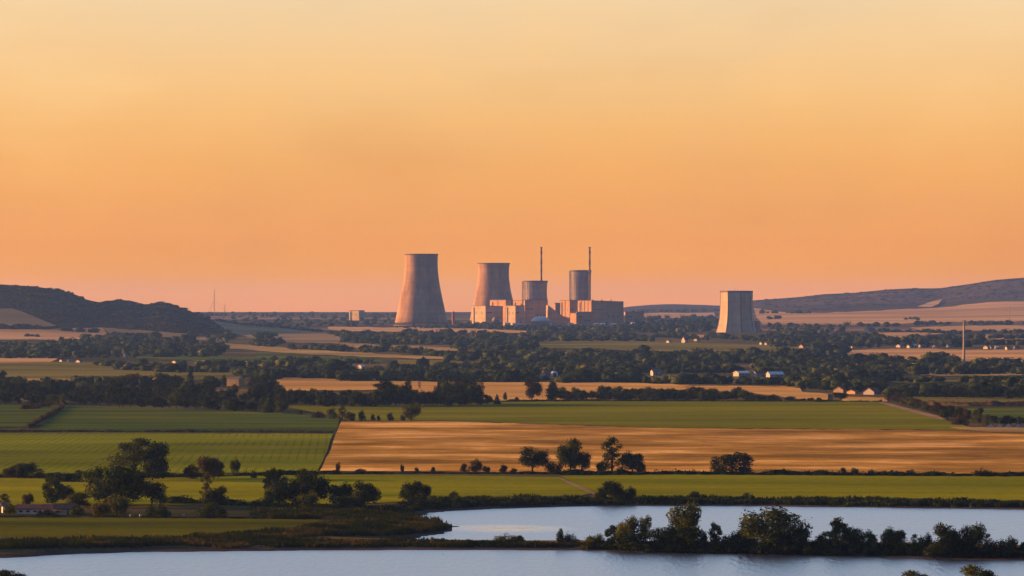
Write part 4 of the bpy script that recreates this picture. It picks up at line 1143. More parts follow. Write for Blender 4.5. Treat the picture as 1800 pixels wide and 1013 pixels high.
def cooling_tower(label, px, d, prof, rz=0.0, group='hyperbolic cooling towers'):
    """prof: (photo row, half width in photo px)"""
    x = px2x(px, d); z0 = gz(x, d)
    t = thing('cooling_tower', label, 'cooling tower', (x, d, z0), rz, group)
    k = d / FPX
    ys = np.array([p[0] for p in prof][::-1], float); rs = np.array([p[1] for p in prof][::-1], float)
    yy = np.linspace(ys[0], ys[-1], 34)
    # smooth profile through the measured rows
    cf = np.polyfit(ys, rs, 3) if len(ys) > 4 else np.polyfit(ys, rs, 2)
    rr = np.polyval(cf, yy) * k
    rows = [(row2z(y, d) - z0, r) for y, r in zip(yy, rr)]
    leg_h = 7.0
    zlow = rows[0][0]
    if zlow > leg_h: rows = [(leg_h, rr[0] * (1 + 0.018 * (zlow - leg_h) / 8))] + rows
    else: rows[0] = (leg_h, rows[0][1])
    rows = sorted(rows)
    V, Q = lathe(rows, 288, 0.006, 72)
    link('shell', mesh_np('shell', V, Q, None, M['tower'], False), t)
    zt, rt = rows[-1]
    link('rim', ring_mesh('rim', zt - 2.0, zt + 0.6, rt + 0.9, rt + 1.1, M['tower_rim']), t)
    zb, rb = rows[0]
    link('base_ring', ring_mesh('base_ring', zb - 1.2, zb + 1.0, rb + 0.5, rb + 0.4, M['tower_rim']), t)
    mb = MB()
    for i in range(40):
        a = i / 40 * 2 * math.pi
        for s in (-1, 1):
            b = a + s * math.pi / 40
            mb.tube((math.cos(a) * rb * 1.03, math.sin(a) * rb * 1.03, -0.5), (math.cos(b) * rb * 0.995, math.sin(b) * rb * 0.995, zb - 0.8), 0.5, 0.45, 5)
    o = link('leg_lattice', mb.mesh('leg_lattice', M['tower_rim']), t)
    link('basin', ring_mesh('basin', -0.6, 1.5, rb * 1.08, rb * 1.08, M['tower_rim']), t)
    return t

cooling_tower('tallest hyperbolic cooling tower with a wide skirt, standing clear of the blocks', 740.5, 10600, [(447, 29.4), (458, 28.6), (470, 28.8), (485, 30.2), (500, 32.4), (515, 35.0), (530, 38.0), (550, 42.4), (571, 46.6)])
cooling_tower('shorter hyperbolic cooling tower with its foot hidden by lit concrete blocks', 867.5, 11300, [(463, 28.4), (472, 27.2), (480, 26.7), (492, 27.6), (505, 29.4), (520, 32.2), (540, 36.6), (563, 41.5)])

def facet_tower():
    d = 9250.0; px = 1294.5; x = px2x(px, d); z0 = gz(x, d); k = d / FPX
    t = thing('cooling_tower', 'lone angular cooling tower with one blazing lit facet and a flared foot', 'cooling tower', (x, d, z0), 0, 'angular cooling tower apart from the station')
    prof = [(512, 29.3), (525, 29.0), (540, 29.1), (552, 29.7), (562, 30.9), (570, 32.5), (577, 34.3), (585, 36.6)]
    rows = sorted((row2z(y, d) - z0, r * k) for y, r in prof)
    rows[0] = (0.0, rows[0][1])
    fac = (8, R(-100), 0.012)
    V, Q = lathe(rows, 384, 0, 1, 1.4, fac)
    link('shell', mesh_np('shell', V, Q, None, M['pale_concrete'], False), t)
    zt, rt = rows[-1]
    link('rim', ring_mesh('rim', zt - 2.2, zt + 0.7, rt + 0.8, rt + 0.8, M['tower_rim'], 384, fac), t)
    for i in range(8):
        mb = MB(); a = R(-100) + (i + 0.5) * math.pi / 4
        for (za, ra), (zb2, rb2) in zip(rows[:-1], rows[1:]):
            mb.tube((math.cos(a) * (ra - 0.7), math.sin(a) * (ra - 0.7), za), (math.cos(a) * (rb2 - 0.7), math.sin(a) * (rb2 - 0.7), zb2), 1.5, 1.5, 6)
        link('corner_rib', mb.mesh('corner_rib', M['tower_rim']), t)
    m2 = MB(); m2.tube((-4.5, -rt * 0.8, zt), (-4.5, -rt * 0.8, zt + 6.5), 0.28, 0.12)
    link('lightning_rod', m2.mesh('lightning_rod', M['steel_dark']), t)
    # annex against the foot
    b = thing('pump_house', 'small dark block leaning against the shaded foot of the angular tower', 'building', (px2x(1328.5, d), d + 22, gz(px2x(1328.5, d), d + 22)), R(20))
    bm = bmesh.new(); add_box(bm, -7, 7, -6, 6, -1, 20); bm_obj('wall', bm, M['block'], b)
    bm = bmesh.new(); add_box(bm, -7.4, 7.4, -6.4, 6.4, 20.003, 20.8); bm_obj('roof', bm, M['block_roof'], b)
facet_tower()

TH = R(38)       # the station's grid is turned: one face to the low sun, one to the viewer
def block(name, label, x0p, xcp, x1p, ytop, d, ybot=None, wall='block', pil=0, cat='building', slope=0.0, th=TH, group=None, extras=None):
    """a block whose lit face spans x0p..xcp and whose shaded face spans xcp..x1p (photo px)"""
    k = d / FPX
    L = (xcp - x0p) * k / math.sin(th)      # depth of the lit face
    W = (x1p - xcp) * k / math.cos(th)      # length of the shaded face
    xc = px2x(xcp, d)
    z0 = gz(xc, d)
    h = row2z(ytop, d) - z0
    o = thing(name, label, cat, (xc, d, z0), th, group)
    # local origin at the near corner; +x along the shaded face, +y back along the lit face
    bm = bmesh.new()
    add_box(bm, 0, W, 0, L, -2, h)
    if slope:
        for v in bm.verts:
            if v.co.z > h - 0.1 and v.co.x > W / 2: v.co.z -= slope
    for i in range(1, pil + 1):
        y = L * i / (pil + 1); add_box(bm, -0.9, 0.003, y - 0.6, y + 0.6, -1.9, h - 0.8)
    npf = max(0, int(W / 9))
    for i in range(1, npf):
        x = W * i / npf; add_box(bm, x - 0.35, x + 0.35, -0.5, 0.003, -1.9, h - 1.2 - slope * x / W)
    bm_obj('wall', bm, M[wall], o)
    bm = bmesh.new()
    if slope:
        add_box(bm, -0.6, W + 0.6, -0.6, L + 0.6, h + 0.003, h + 1.0)
        for v in bm.verts:
            v.co.z -= slope * max(0, min(1, v.co.x / W))
    else:
        for a in ((-0.6, W + 0.6, -0.6, 0.6), (-0.6, W + 0.6, L - 0.6, L + 0.6), (-0.6, 0.6, 0.603, L - 0.603), (W - 0.6, W + 0.6, 0.603, L - 0.603)):
            add_box(bm, a[0], a[1], a[2], a[3], h + 0.003, h + 1.2)
        add_box(bm, 0.62, W - 0.62, 0.62, L - 0.62, h + 0.003, h + 0.3)
    bm_obj('roof', bm, M['block_roof'], o)
    # loading door and a strip of windows on the shaded face
    if L > 24:
        for i in range(2):
            bm = bmesh.new(); y = L * (0.22 + 0.4 * i); add_box(bm, -0.28, 0.0, y, y + L * 0.12, h * 0.55, h * 0.7); bm_obj('louvre', bm, M['steel_grey'], o)
        bm = bmesh.new(); add_box(bm, -1.6, -0.3, L * 0.82, L * 0.82 + 1.4, -0.5, h * 0.92); bm_obj('downpipe', bm, M['steel_grey'], o)
    if W > 30:
        for i in range(3):
            bm = bmesh.new(); add_box(bm, W * (0.52 + 0.14 * i), W * (0.52 + 0.14 * i) + 3, -0.22, 0.0, h * 0.3, h * 0.42); bm_obj('louvre', bm, M['steel_dark'], o)
    if W > 22:
        bm = bmesh.new(); add_box(bm, W * 0.45, W * 0.45 + 5, -0.25, 0.0, 0.2, 6.5); bm_obj('door', bm, M['steel_dark'], o)
        bm = bmesh.new(); add_box(bm, W * 0.08, W * 0.38, -0.2, 0.0, h * 0.62, h * 0.62 + 1.6); bm_obj('window_strip', bm, M['glass'], o)
    if extras: extras(o, W, L, h)
    return o

def vents(o, W, L, h):
    for i in range(3):
        bm = bmesh.new(); x = W * (0.2 + 0.28 * i)
        add_box(bm, x, x + 3.4, L * 0.4, L * 0.4 + 3.4, h + 0.3, h + 2.8); bm_obj('roof_vent', bm, M['steel_grey'], o)

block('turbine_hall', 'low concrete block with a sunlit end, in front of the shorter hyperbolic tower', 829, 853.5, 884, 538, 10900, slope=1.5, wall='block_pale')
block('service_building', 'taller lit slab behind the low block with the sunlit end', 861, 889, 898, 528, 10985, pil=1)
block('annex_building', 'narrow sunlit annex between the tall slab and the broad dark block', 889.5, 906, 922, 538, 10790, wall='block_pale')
block('service_building', 'flat lit slab tucked behind the first ribbed drum', 902, 923, 930, 528.5, 11010)
block('reactor_building', 'broad dark block carrying the first ribbed drum', 921, 922.5, 963, 528, 10930, th=R(6), extras=vents)
block('reactor_building', 'sunlit block with a shaded front next to the second ribbed drum', 985, 1001.5, 1018, 528.5, 10860, pil=1)
block('turbine_hall', 'long shaded main hall with two lit bays on its end', 1016, 1039.5, 1097, 529, 10720, pil=3, slope=2.2, extras=vents)
block('switch_house', 'low dark block at the foot of the long main hall', 1013, 1014, 1040, 549, 10660, th=R(8))
block('annex_building', 'tiny sunlit annex at the corner of the low dark block', 1002.5, 1013, 1016, 551, 10640)
block('warehouse', 'dark low shed at the shaded end of the long main hall', 1097, 1099, 1132, 549, 10950, th=R(10))
block('service_building', 'dark block behind the sloping roof between the two drums', 974, 976, 991, 533.5, 11060, th=R(8))
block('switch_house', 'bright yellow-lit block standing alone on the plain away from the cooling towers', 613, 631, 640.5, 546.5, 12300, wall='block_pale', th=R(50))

# the sloping roof between the drums
def coal_roof():
    d = 10800; k = d / FPX; x = px2x(963, d); z0 = gz(x, d)
    o = thing('conveyor_hall', 'dark hall with a long roof sloping down from the first drum', 'building', (x, d, z0), R(5))
    w = 43 * k; h = row2z(537, d) - z0
    bm = bmesh.new()
    pr = [(0, -1), (w, -1), (w, 2.5), (0, h)]
    f = [bm.verts.new((a, 0, b)) for a, b in pr]; g = [bm.verts.new((a, 40, b)) for a, b in pr]
    bm.faces.new(f); bm.faces.new(g[::-1])
    for i in range(4): bm.faces.new([f[i], g[i], g[(i + 1) % 4], f[(i + 1) % 4]])
    bm_obj('wall', bm, M['block'], o)
    bm = bmesh.new()
    pr = [(-0.4, h + 0.35), (w + 0.6, 2.75), (w + 0.6, 3.35), (-0.4, h + 1.0)]
    f = [bm.verts.new((a, -0.7, b)) for a, b in pr]; g = [bm.verts.new((a, 40.7, b)) for a, b in pr]
    bm.faces.new(f); bm.faces.new(g[::-1])
    for i in range(4): bm.faces.new([f[i], g[i], g[(i + 1) % 4], f[(i + 1) % 4]])
    bm_obj('roof', bm, M['block_roof'], o)
coal_roof()

def drum(label, px, d, prof, y_seat, chim_lbl, cpx, ctop, cbot, cd):
    k = d / FPX; x = px2x(px, d); zb = row2z(y_seat, d) + 1.5
    zg = gz(x, d)
    t = thing('reactor_drum', label, 'reactor drum', (x, d, zg), 0.2)
    rows = sorted((row2z(y, d) - zg, r * k) for y, r in prof)
    rows = [(0.0, rows[0][1])] + rows
    V, Q = lathe(rows, 240, 0.022, 30, 1.0)
    link('shell', mesh_np('shell', V, Q, None, M['drum']), t)
    zt, rt = rows[-1]
    link('rim', ring_mesh('rim', zt - 2.4, zt + 0.5, rt + 0.9, rt + 0.9, M['tower_rim']), t)
    bm = bmesh.new(); bmesh.ops.create_circle(bm, cap_ends=True, segments=64, radius=rt - 1.2)
    for v in bm.verts: v.co.z = zt - 3
    bm_obj('roof', bm, M['block_roof'], t)
    # outside stair and pipe rack on the sunward side
    mb = MB(); r0 = rows[1][1] + 2.2
    z1 = rows[1][0]
    for a in (2.75, 2.95, 3.15, 3.35):
        mb.tube((math.cos(a) * r0, math.sin(a) * r0, 0), (math.cos(a) * r0, math.sin(a) * r0, zt - 1), 0.45, 0.45, 5)
    z = z1
    while z < zt - 3:
        mb.tube((math.cos(2.75) * (r0 + .6), math.sin(2.75) * (r0 + .6), z), (math.cos(3.35) * (r0 + .6), math.sin(3.35) * (r0 + .6), z), 0.75, 0.75, 5); z += 5.2
    link('stair_rack', mb.mesh('stair_rack', M['steel_dark']), t)
    # chimney
    cx = px2x(cpx, cd); zc = gz(cx, cd); zt2 = row2z(ctop, cd) - zc
    c = thing('chimney', chim_lbl, 'chimney', (cx, cd, zc), 0, 'slim chimneys of the station')
    mb = MB(); mb.tube((0, 0, -1), (0, 0, zt2), 2.3, 1.75, 16); link('shaft', mb.mesh('shaft', M['steel_dark'], True), c)
    for i in range(4):
        zz = zt2 * (0.55 + 0.12 * i)
        link('painted_band', ring_mesh('painted_band', zz, zz + zt2 * 0.05, 2.35, 2.3, M['rust'], 24), c)
    link('platform', ring_mesh('platform', zt2 * 0.78, zt2 * 0.78 + 1.0, 3.3, 3.3, M['steel_dark'], 24), c)
    link('tip', ring_mesh('tip', zt2 - 2.5, zt2 + 0.2, 2.6, 2.6, M['steel_dark'], 24), c)

drum('shorter ribbed concrete drum with a flared lip rising from the broad dark block', 940.8, 10962, [(494, 21.6), (500, 20.6), (512, 20.0), (522, 20.4), (530, 21.2)], 528,
     'slim dark chimney standing over the shorter ribbed drum', 951.5, 434.5, 528, 11080)
drum('taller ribbed concrete drum rising between the lit blocks', 1020.5, 10900, [(475.5, 18.4), (485, 17.8), (500, 17.6), (515, 17.6), (530, 17.8)], 528,
     'slim dark chimney standing against the shaded edge of the taller drum', 1036.6, 434.5, 528, 10870)

def dome(label, px, d, ybot, rpx, hpx, mat='white'):
    k = d / FPX; x = px2x(px, d); z0 = gz(x, d); r = rpx * k
    zb = row2z(ybot, d)
    t = thing('storage_dome', label, 'dome', (x, d, z0), 0)
    h0 = max(0.5, zb - z0)
    rows = [(-1, r)] + [(h0 + math.sin(a) * hpx * k, math.cos(a) * r + 0.01) for a in np.linspace(0, math.pi / 2 * 0.98, 12)]
    V, Q = lathe(rows, 64, 0, 1, 0.01)
    link('shell', mesh_np('shell', V, Q, None, M[mat], True), t)
    link('base_ring', ring_mesh('base_ring', -0.5, h0 + 0.5, r + 0.5, r + 0.5, M['tower_rim'], 64), t)
dome('pale storage dome in front of the broad dark block', 950, 10560, 565, 16.5, 9, 'white_bright')
dome('tiny sunlit dome before the low block with the sunlit end', 871, 10700, 563, 6, 5.5, 'cream')

def silo(label, px, d, w, top):
    k = d / FPX; x = px2x(px, d); z0 = gz(x, d); h = row2z(top, d) - z0; r = w / 2 * k
    t = thing('silo', label, 'silo', (x, d, z0), 0)
    mb = MB(); mb.tube((0, 0, -1), (0, 0, h), r, r, 20); link('tank', mb.mesh('tank', M['rust'], True), t)
    mb = MB(); mb.tube((0, 0, h), (0, 0, h + r * 0.6), r * 1.08, 0.15, 20); link('roof', mb.mesh('roof', M['steel_dark']), t)
silo('small dark red silo between the two hyperbolic towers', 797, 10900, 5.5, 549)

def shed(label, px, py, w, h, d_m, wall, roof, rz=0.1, group=None, name='shed', cat='shed', d=None, rise=0.35, door=True, glaz=0):
    """gabled building; ridge runs along its length"""
    if d is None: x, d, z0 = at(px, py)
    else: x = px2x(px, d); z0 = gz(x, d)
    k = d / FPX; W = w * k; H = h * k; D = d_m
    o = thing(name, label, cat, (x, d + D / 2, z0), rz, group)
    hw = H * (1 - rise)
    bm = bmesh.new()
    pts = [(-D / 2, -0.5), (D / 2, -0.5), (D / 2, hw), (0, H), (-D / 2, hw)]
    f = [bm.verts.new((-W / 2, a, b)) for a, b in pts]; g = [bm.verts.new((W / 2, a, b)) for a, b in pts]
    bm.faces.new(f); bm.faces.new(g[::-1])
    for i in range(5): bm.faces.new([f[i], g[i], g[(i + 1) % 5], f[(i + 1) % 5]])
    bm_obj('wall', bm, M[wall], o)
    bm = bmesh.new(); e = 0.4; s = (H - hw) / (D / 2)
    for sg in (-1, 1):
        q = [(-W / 2 - e, sg * (D / 2 + e), hw - e * s + 0.06), (W / 2 + e, sg * (D / 2 + e), hw - e * s + 0.06), (W / 2 + e, 0, H + 0.06), (-W / 2 - e, 0, H + 0.06)]
        lo = [bm.verts.new(p) for p in q]; hi = [bm.verts.new((p[0], p[1], p[2] + 0.25)) for p in q]
        bm.faces.new(lo); bm.faces.new(hi[::-1])
        for i in range(4): bm.faces.new([lo[i], hi[i], hi[(i + 1) % 4], lo[(i + 1) % 4]])
    bm_obj('roof', bm, M[roof], o)
    if door:
        bm = bmesh.new(); dw = min(1.2, W * 0.12); add_box(bm, W * 0.08, W * 0.08 + dw, -D / 2 - 0.07, -D / 2 + 0.01, 0, min(2.1, hw * 0.8)); bm_obj('door', bm, M['doorwood'], o)
    for i in range(glaz):
        xx = -W / 2 + W * (i + 0.5) / glaz
        if abs(xx - W * 0.12) < 1.2: continue
        bm = bmesh.new(); add_box(bm, xx - 0.6, xx + 0.6, -D / 2 - 0.06, -D / 2 + 0.01, hw * 0.35, hw * 0.78); w_ = bm_obj('window', bm, M['white'], o)
        bm = bmesh.new(); add_box(bm, xx - 0.48, xx + 0.48, -D / 2 - 0.09, -D / 2 - 0.062, hw * 0.35 + 0.12, hw * 0.78 - 0.12); bm_obj('pane', bm, M['glass'], w_)
    return o, W, D, H, hw

# sheds at the foot of the station
rs = random.Random(4)
for i, (px, d) in enumerate(((912, 10520), (925, 10540), (975, 10500), (987, 10480), (1003, 10460), (1022, 10500), (1048, 10480), (1060, 10520), (1078, 10500), (1112, 10600), (902, 10600), (892, 10620))):
    shed('small pale works shed in the clutter at the foot of the station', px, 0, rs.uniform(6, 14), rs.uniform(4, 6), 12, rs.choice(['white', 'cream', 'block_pale']), rs.choice(['block_roof', 'tin', 'white']), R(20), 'works sheds at the foot of the station', 'works_shed', d=d, door=False, rise=0.2)

# masts
def mast(label, px, d, base_py, top_py, r, wires=True):
    x = px2x(px, d); z0 = gz(x, d); h = row2z(top_py, d) - z0
    t = thing('radio_mast', label, 'mast', (x, d, z0), 0)
    mb = MB()
    n = max(6, int(h / 8))
    for i in range(3):
        a = i * 2.094
        mb.tube((math.cos(a) * r, math.sin(a) * r, -1), (math.cos(a) * r * 0.7, math.sin(a) * r * 0.7, h), r * 0.3, r * 0.22, 5)
    for j in range(n):
        for i in range(3):
            a, b = i * 2.094, (i + 1) * 2.094
            mb.tube((math.cos(a) * r, math.sin(a) * r, h * j / n), (math.cos(b) * r * 0.9, math.sin(b) * r * 0.9, h * (j + 1) / n), r * 0.12, r * 0.12, 4)
    link('lattice', mb.mesh('lattice', M['steel_grey']), t)
    if wires:
        mb = MB()
        for i in range(3):
            a = i * 2.094 + 0.1
            mb.tube((0, 0, h * 0.6), (math.cos(a) * h * 0.55, math.sin(a) * h * 0.55, 0), 0.35, 0.35, 4)
        link('guy_wires', mb.mesh('guy_wires', M['steel_grey']), t)
mast('tall thin lattice mast behind the dark hill', 376.5, 15000, 549, 510, 1.5)
mast('short thin mast beside the tall lattice mast', 395, 15000, 549, 535, 1.3, False)
mast('faint thin mast on the stubble slope below the far hill', 1774, 11500, 563, 538, 1.1, False)

def pole():
    x, d, z0 = at(1694.5, 637)
    h = row2z(563, d) - z0
    t = thing('concrete_mast', 'tall slender pale mast standing alone on the stubble', 'mast', (x, d, z0), 0)
    mb = MB(); mb.tube((0, 0, -1), (0, 0, h), 1.45, 0.95, 14); link('shaft', mb.mesh('shaft', M['pole'], True), t)
    mb = MB()
    for s in (-1, 1): mb.tube((s * 1.0, 0, h - 6), (s * 2.0, 0, h + 0.4), 0.3, 0.25, 6)
    mb.tube((-2.1, 0, h - 2.5), (2.1, 0, h - 2.5), 0.3, 0.3, 6)
    link('antenna_bracket', mb.mesh('antenna_bracket', M['steel_grey']), t)
    mb = MB(); mb.tube((0, 0, -0.5), (0, 0, 1.4), 2.6, 2.2, 14); link('footing', mb.mesh('footing', M['pole']), t)
pole()

# ------------------------------------------------------------------ houses
LIT = R(30)
def house(label, px, py, w, h, wall='white', roof='tile', rz=LIT, dm=9, group=None, name='house', cat='house', rise=0.42, glaz=2, d=None):
    return shed(label, px, py, w, h, dm, wall, roof, rz, group, name, cat, d=d, rise=rise, glaz=glaz)

house('white house with a sunlit orange end among the trees left of a pale tank', 960, 662, 14, 10, 'cream', 'tile')
o = thing('pale_tank', 'pale blue-white round-topped shed beside the orange-lit house', 'shed', at(974, 662), 0.2)
k = o.location.y / FPX
rows = [(-0.5, 6.6 * k), (4 * k, 6.6 * k)] + [(4 * k + math.sin(a) * 5.5 * k, math.cos(a) * 6.6 * k + 0.01) for a in np.linspace(0.1, 1.54, 8)]
V, Q = lathe(rows, 40, 0, 1, 0.01); link('shell', mesh_np('shell', V, Q, None, M['tin'], True), o)
bm = bmesh.new(); add_box(bm, -1.4, 1.4, -6.6 * k - 0.1, -6.6 * k + 0.6, 0, 3); bm_obj('door', bm, M['steel_dark'], o)
house('pale two-storey house half hidden by trees beyond the green crop', 1154, 662, 17, 12, 'white', 'tile_grey', R(15), rise=0.3, glaz=4)
house('long bright white house, first of the white row', 1304, 663, 23, 10, 'white', 'tin', R(28), 10, rise=0.3, glaz=4)
house('white house with a blue-grey end in the middle of the white row', 1336, 663, 20, 10, 'white', 'tile', R(20), 10, glaz=3)
house('wide white shed with a tin roof, last of the white row', 1363, 664, 26, 10, 'white', 'tin', R(14), 12, rise=0.45, glaz=3)
house('tall white gabled chapel in front of the station plain', 1204, 604, 7, 12, 'white', 'tile', R(35), 9, rise=0.5, glaz=0, name='chapel', cat='chapel')
house('little white house near the tall white chapel', 1176, 604, 6, 6, 'white', 'tile_grey', R(35), 8, glaz=0)
house('tiny pale house at the end of the olive strip', 1411, 613, 7, 7, 'cream', 'tile', R(35), 9, glaz=0)
house('dark-roofed barn with a bright gable under the stubble slope', 1530, 585, 15, 9, 'cream', 'tile_grey', R(30), 14, rise=0.5, glaz=0, name='barn', cat='barn')
house('red-walled house with a sunlit gable behind the stubble strips', 1477, 691, 9, 11, 'cream', 'tile', R(50), 9, rise=0.5)
house('house with a steep purple-red roof and a white gable behind the stubble strip', 1534, 694, 20, 12, 'white', 'tile', R(48), 10, rise=0.6, glaz=2)
house('small brick house between the two red-roofed houses', 1500, 693, 10, 7, 'ochre', 'tile', R(40), 9)
for px in (1743, 1757, 1772, 1789):
    pass
for px, lb in ((1742, 'first white-gabled cottage along the pasture edge, nearest the dark upright tree'), (1757, 'second white-gabled cottage along the pasture edge'),
               (1773, 'third white-gabled cottage along the pasture edge, with a wider gable'), (1790, 'last white-gabled cottage along the pasture edge')):
    house(lb, px, 753, 8 if px != 1773 else 11, 8.5, 'white_bright', 'tile', R(82), 3.4, group='white cottages along the pasture edge', name='cottage', cat='cottage', rise=0.55, glaz=0)
rs = random.Random(9)
for px, py in ((1582, 611), (1599, 612), (1606, 611), (1622, 612), (1645, 612), (1670, 611), (1735, 614), (1742, 613), (1753, 614), (1772, 615), (1788, 615)):
    house('low pale house in the far village along the stubble field', px, py, rs.uniform(5, 11), rs.uniform(4.5, 6.5), rs.choice(['white', 'cream', 'white']), rs.choice(['tile', 'tile_grey', 'tile', 'tin']), R(rs.uniform(10, 40)), 9, 'far village houses', 'village_house', glaz=0)
for px, py in ((108, 637), (122, 637), (139, 638), (25, 628), (308, 639), (262, 647)):
    house('tiny pale house in the hamlet above the olive pasture', px, py, rs.uniform(4, 8), rs.uniform(4, 5.5), rs.choice(['white', 'cream', 'ochre']), rs.choice(['tile', 'tile_grey']), R(rs.uniform(10, 40)), 8, 'hamlet above the olive pasture', 'village_house', glaz=0)
house('white cube-like house before the wooded hill foot', 220, 629, 6, 6.5, 'white', 'tile_grey', R(30), 8, glaz=0)
house('small bright white house in the trees behind the tan strip', 635, 648, 7, 6, 'white', 'tin', R(30), 8, glaz=0)
house('little house beside the stubble with a pale end', 453, 664, 8, 6, 'cream', 'tile_grey', R(30), 8, glaz=0)
for px, py in ((1390, 594), (1412, 592), (1435, 594), (1438, 588), (1460, 590), (1500, 612), (1512, 612), (1340, 606), (1348, 607), (1335, 583), (1240, 582), (1225, 600)):
    house('speck of a house among the hazy woods around the angular tower', px, py, rs.uniform(4, 7), rs.uniform(3.5, 5), rs.choice(['white', 'cream']), 'tile_grey', R(rs.uniform(10, 40)), 8, 'houses in the hazy woods', 'village_house', glaz=0)

# ochre barn with an open front near the cypress
o, W, D, H, hw = house('ochre barn with a bright lit front panel beside the dark belt', 414, 679, 24, 15, 'ochre', 'tile_grey', R(-27), 10, name='barn', cat='barn', rise=0.15, glaz=0)
bm = bmesh.new(); add_box(bm, -W * 0.3, W * 0.34, -D / 2 - 0.12, -D / 2 - 0.01, hw * 0.3, hw * 0.92); bm_obj('front_panel', bm, M['cream'], o)

# farm by the low meadow
o, W, D, H, hw = house('long low white farmhouse with a dull red roof', 60, 904, 62, 15, 'white_bright', 'tile', R(4), 7, name='farmhouse', cat='farmhouse', rise=0.42, glaz=5)
bm = bmesh.new(); add_box(bm, W * 0.16, W * 0.16 + 0.6, -0.9, -0.2, H - 0.9, H + 0.5); bm_obj('chimney', bm, M['white'], o)
o, W, D, H, hw = house('shorter farm wing with an orange-lit porch and a white chimney', 112, 905, 38, 17, 'white_bright', 'tile', R(6), 7, name='farmhouse', cat='farmhouse', rise=0.45, glaz=3)
bm = bmesh.new(); add_box(bm, -W * 0.13, -W * 0.13 + 0.5, -1.6, -0.9, H - 1.7, H - 0.2); bm_obj('chimney', bm, M['white'], o)
bm = bmesh.new(); add_box(bm, -W * 0.48, -W * 0.05, -D / 2 - 1.9, -D / 2 - 0.12, hw * 0.72, hw * 0.86); bm_obj('porch', bm, M['ochre'], o)
house('small white shed at the edge of the farm', 8, 902, 11, 17, 'white_bright', 'tile_grey', R(10), 4, name='shed', cat='shed', rise=0.3, glaz=1)
for px, lb in ((230, 'small pale box on the grass below the farm grove'), (247, 'second pale box on the grass below the farm grove'), (323, 'pale box by the hedge past the olive bush')):  # small white specks in the grass, built as plain boxes
    x, d, z0 = at(px, 910)
    b = thing('pale_box', lb, 'box', (x, d, z0), 0.3)
    bm = bmesh.new(); add_box(bm, -0.3, 0.3, -0.3, 0.3, 0.1, 0.8); bm_obj('body', bm, M['white'], b)
    bm = bmesh.new(); add_box(bm, -0.36, 0.36, -0.36, 0.36, 0.803, 0.9); bm_obj('lid', bm, M['tin'], b)

# ------------------------------------------------------------------ air
HAZE_DENS = 2.1e-5
bm = bmesh.new(); add_box(bm, -11500, 11500, -900, 34000, -4.0, 232.0)
hz = bm_obj('haze', bm, bpy.data.materials.new('haze'))
tag(hz, kind='stuff')
m = hz.data.materials[0]; m.use_nodes = True
nt = m.node_tree
for n in list(nt.nodes): nt.nodes.remove(n)
out = nt.nodes.new('ShaderNodeOutputMaterial'); pv = nt.nodes.new('ShaderNodeVolumePrincipled')
pv.inputs['Density'].default_value = HAZE_DENS; pv.inputs['Color'].default_value = (0.235, 0.43, 0.88, 1)
pv.inputs['Anisotropy'].default_value = 0.5; pv.inputs['Density Attribute'].default_value = ''
nt.links.new(pv.outputs[0], out.inputs['Volume'])
m.cycles.homogeneous_volume = True

# ------------------------------------------------------------------ light
sv = Vector((SUN_AZ[0] * math.cos(R(SUN_EL)), SUN_AZ[1] * math.cos(R(SUN_EL)), math.sin(R(SUN_EL)))).normalized()
sun = bpy.data.lights.new('sun', 'SUN'); sun.energy = 5.0; sun.angle = R(0.6); sun.color = (1.0, 0.44, 0.105)
so = bpy.data.objects.new('sun', sun); C.objects.link(so)
so.rotation_euler = (-sv).to_track_quat('-Z', 'Y').to_euler()

w = bpy.data.worlds.new('World'); bpy.context.scene.world = w; w.use_nodes = True
nt = w.node_tree
for n in list(nt.nodes): nt.nodes.remove(n)
out = nt.nodes.new('ShaderNodeOutputWorld'); bg = nt.nodes.new('ShaderNodeBackground')
sky = nt.nodes.new('ShaderNodeTexSky'); sky.sky_type = 'NISHITA'; sky.sun_disc = False
sky.sun_elevation = R(SUN_EL); sky.sun_rotation = math.atan2(sv.x, sv.y); sky.air_density = 1.6; sky.dust_density = 3.0
tc = nt.nodes.new('ShaderNodeTexCoord'); sx = nt.nodes.new('ShaderNodeSeparateXYZ'); nt.links.new(tc.outputs['Generated'], sx.inputs[0])
mx = nt.nodes.new('ShaderNodeMath'); mx.operation = 'MAXIMUM'; nt.links.new(sx.outputs['Z'], mx.inputs[0]); mx.inputs[1].default_value = 0
sq = nt.nodes.new('ShaderNodeMath'); sq.operation = 'SQRT'; nt.links.new(mx.outputs[0], sq.inputs[0])
EXPO = 1.45
g = 2 ** -EXPO
def lin(r, gr, b):
    f = lambda v: (v / 255 / 12.92) if v <= 10 else ((v / 255 + 0.055) / 1.055) ** 2.4
    return tuple(f(v) * g for v in (r, gr, b))
def fz(deg): return math.sqrt(math.sin(R(deg)))
AIR = (0.27, 0.27, 0.355)          # what the haze adds when it is thick (display-linear)
def sky_stop(deg, rgb):
    """radiance above the haze that gives this colour through it"""
    t = math.exp(-HAZE_DENS * min((232 - CAM_H) / math.tan(R(max(deg, 0.05))), 34000))
    return (fz(deg), tuple(max(0.0, (c / g - a * (1 - t)) / t) * g for c, a in zip(lin(*rgb), AIR)))
stops = [sky_stop(*p) for p in ((0.0, (230, 156, 84)), (0.22, (233, 160, 94)), (0.5, (236, 160, 99)), (0.8, (237, 160, 99)), (1.2, (238, 165, 101)), (1.7, (240, 173, 105)), (2.2, (242, 184, 117)), (2.65, (243, 194, 132)),
         (3.6, (240, 206, 159)), (5, (232, 224, 212)), (8, (242, 258, 280)), (13, (228, 260, 298)), (24, (204, 243, 298)), (45, (100, 124, 174)), (90, (70, 92, 140)))]
col = ramp(nt, sq.outputs[0], stops)
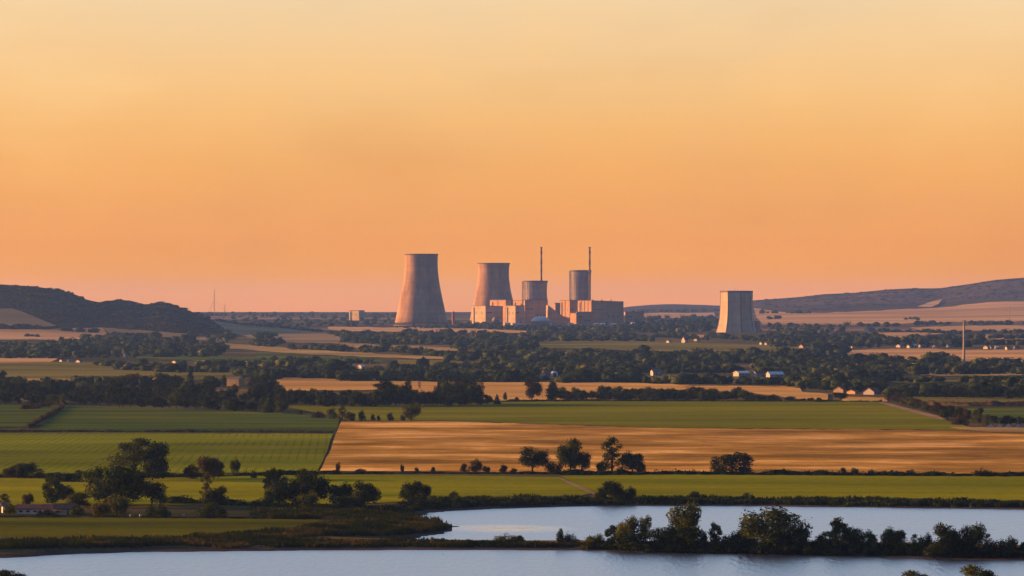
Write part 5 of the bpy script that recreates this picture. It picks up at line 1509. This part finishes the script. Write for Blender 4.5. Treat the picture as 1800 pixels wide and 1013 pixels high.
# the far side of the sky from the sunset is darker
dt = nt.nodes.new('ShaderNodeVectorMath'); dt.operation = 'DOT_PRODUCT'; nt.links.new(tc.outputs['Generated'], dt.inputs[0]); dt.inputs[1].default_value = (-0.5, 0.866, 0)
mr = nt.nodes.new('ShaderNodeMapRange'); mr.interpolation_type = 'SMOOTHSTEP'; nt.links.new(dt.outputs['Value'], mr.inputs[0])
mr.inputs[1].default_value = -0.7; mr.inputs[2].default_value = 0.7; mr.inputs[3].default_value = 0.0; mr.inputs[4].default_value = 1.0
dark = mixc(nt, 1.0, col, (0.12, 0.15, 0.24), 'MULTIPLY')
col = mixc(nt, mr.outputs[0], dark, col)
# thin uneven veil of high haze
vn = noise(nt, mapping(nt, tc.outputs['Generated'], (1, 1, 2.2)), 16, 4, 0.55)
col = mixc(nt, 1.0, col, ramp(nt, vn, [(0.28, (0.93, 0.905, 0.89)), (0.45, (0.98, 0.985, 1.01)), (0.56, (1.01, 0.995, 0.97)), (0.74, (1.05, 1.07, 1.12))]), 'MULTIPLY')
sm = mixc(nt, 0.006, col, sky.outputs[0], 'ADD')
nt.links.new(sm, bg.inputs['Color']); bg.inputs['Strength'].default_value = 1.0
nt.links.new(bg.outputs[0], out.inputs['Surface'])

# ------------------------------------------------------------------ camera and render settings
cam = bpy.data.cameras.new('camera'); cam.sensor_width = 36; cam.lens = 36 * FPX / 1800; cam.shift_y = (HZ - 506.5) / 1800
cam.clip_start = 1.0; cam.clip_end = 90000
co = bpy.data.objects.new('camera', cam); C.objects.link(co); co.location = (0, 0, CAM_H); co.rotation_euler = (R(90), 0, 0)
sc = bpy.context.scene
sc.camera = co
sc.view_settings.view_transform = 'Standard'; sc.view_settings.look = 'None'; sc.view_settings.exposure = EXPO; sc.view_settings.gamma = 1
sc.render.engine = 'CYCLES'
cy = sc.cycles
cy.max_bounces = 5; cy.diffuse_bounces = 2; cy.glossy_bounces = 2; cy.transmission_bounces = 2; cy.volume_bounces = 1; cy.transparent_max_bounces = 4
cy.use_denoising = True; cy.caustics_reflective = False; cy.caustics_refractive = False
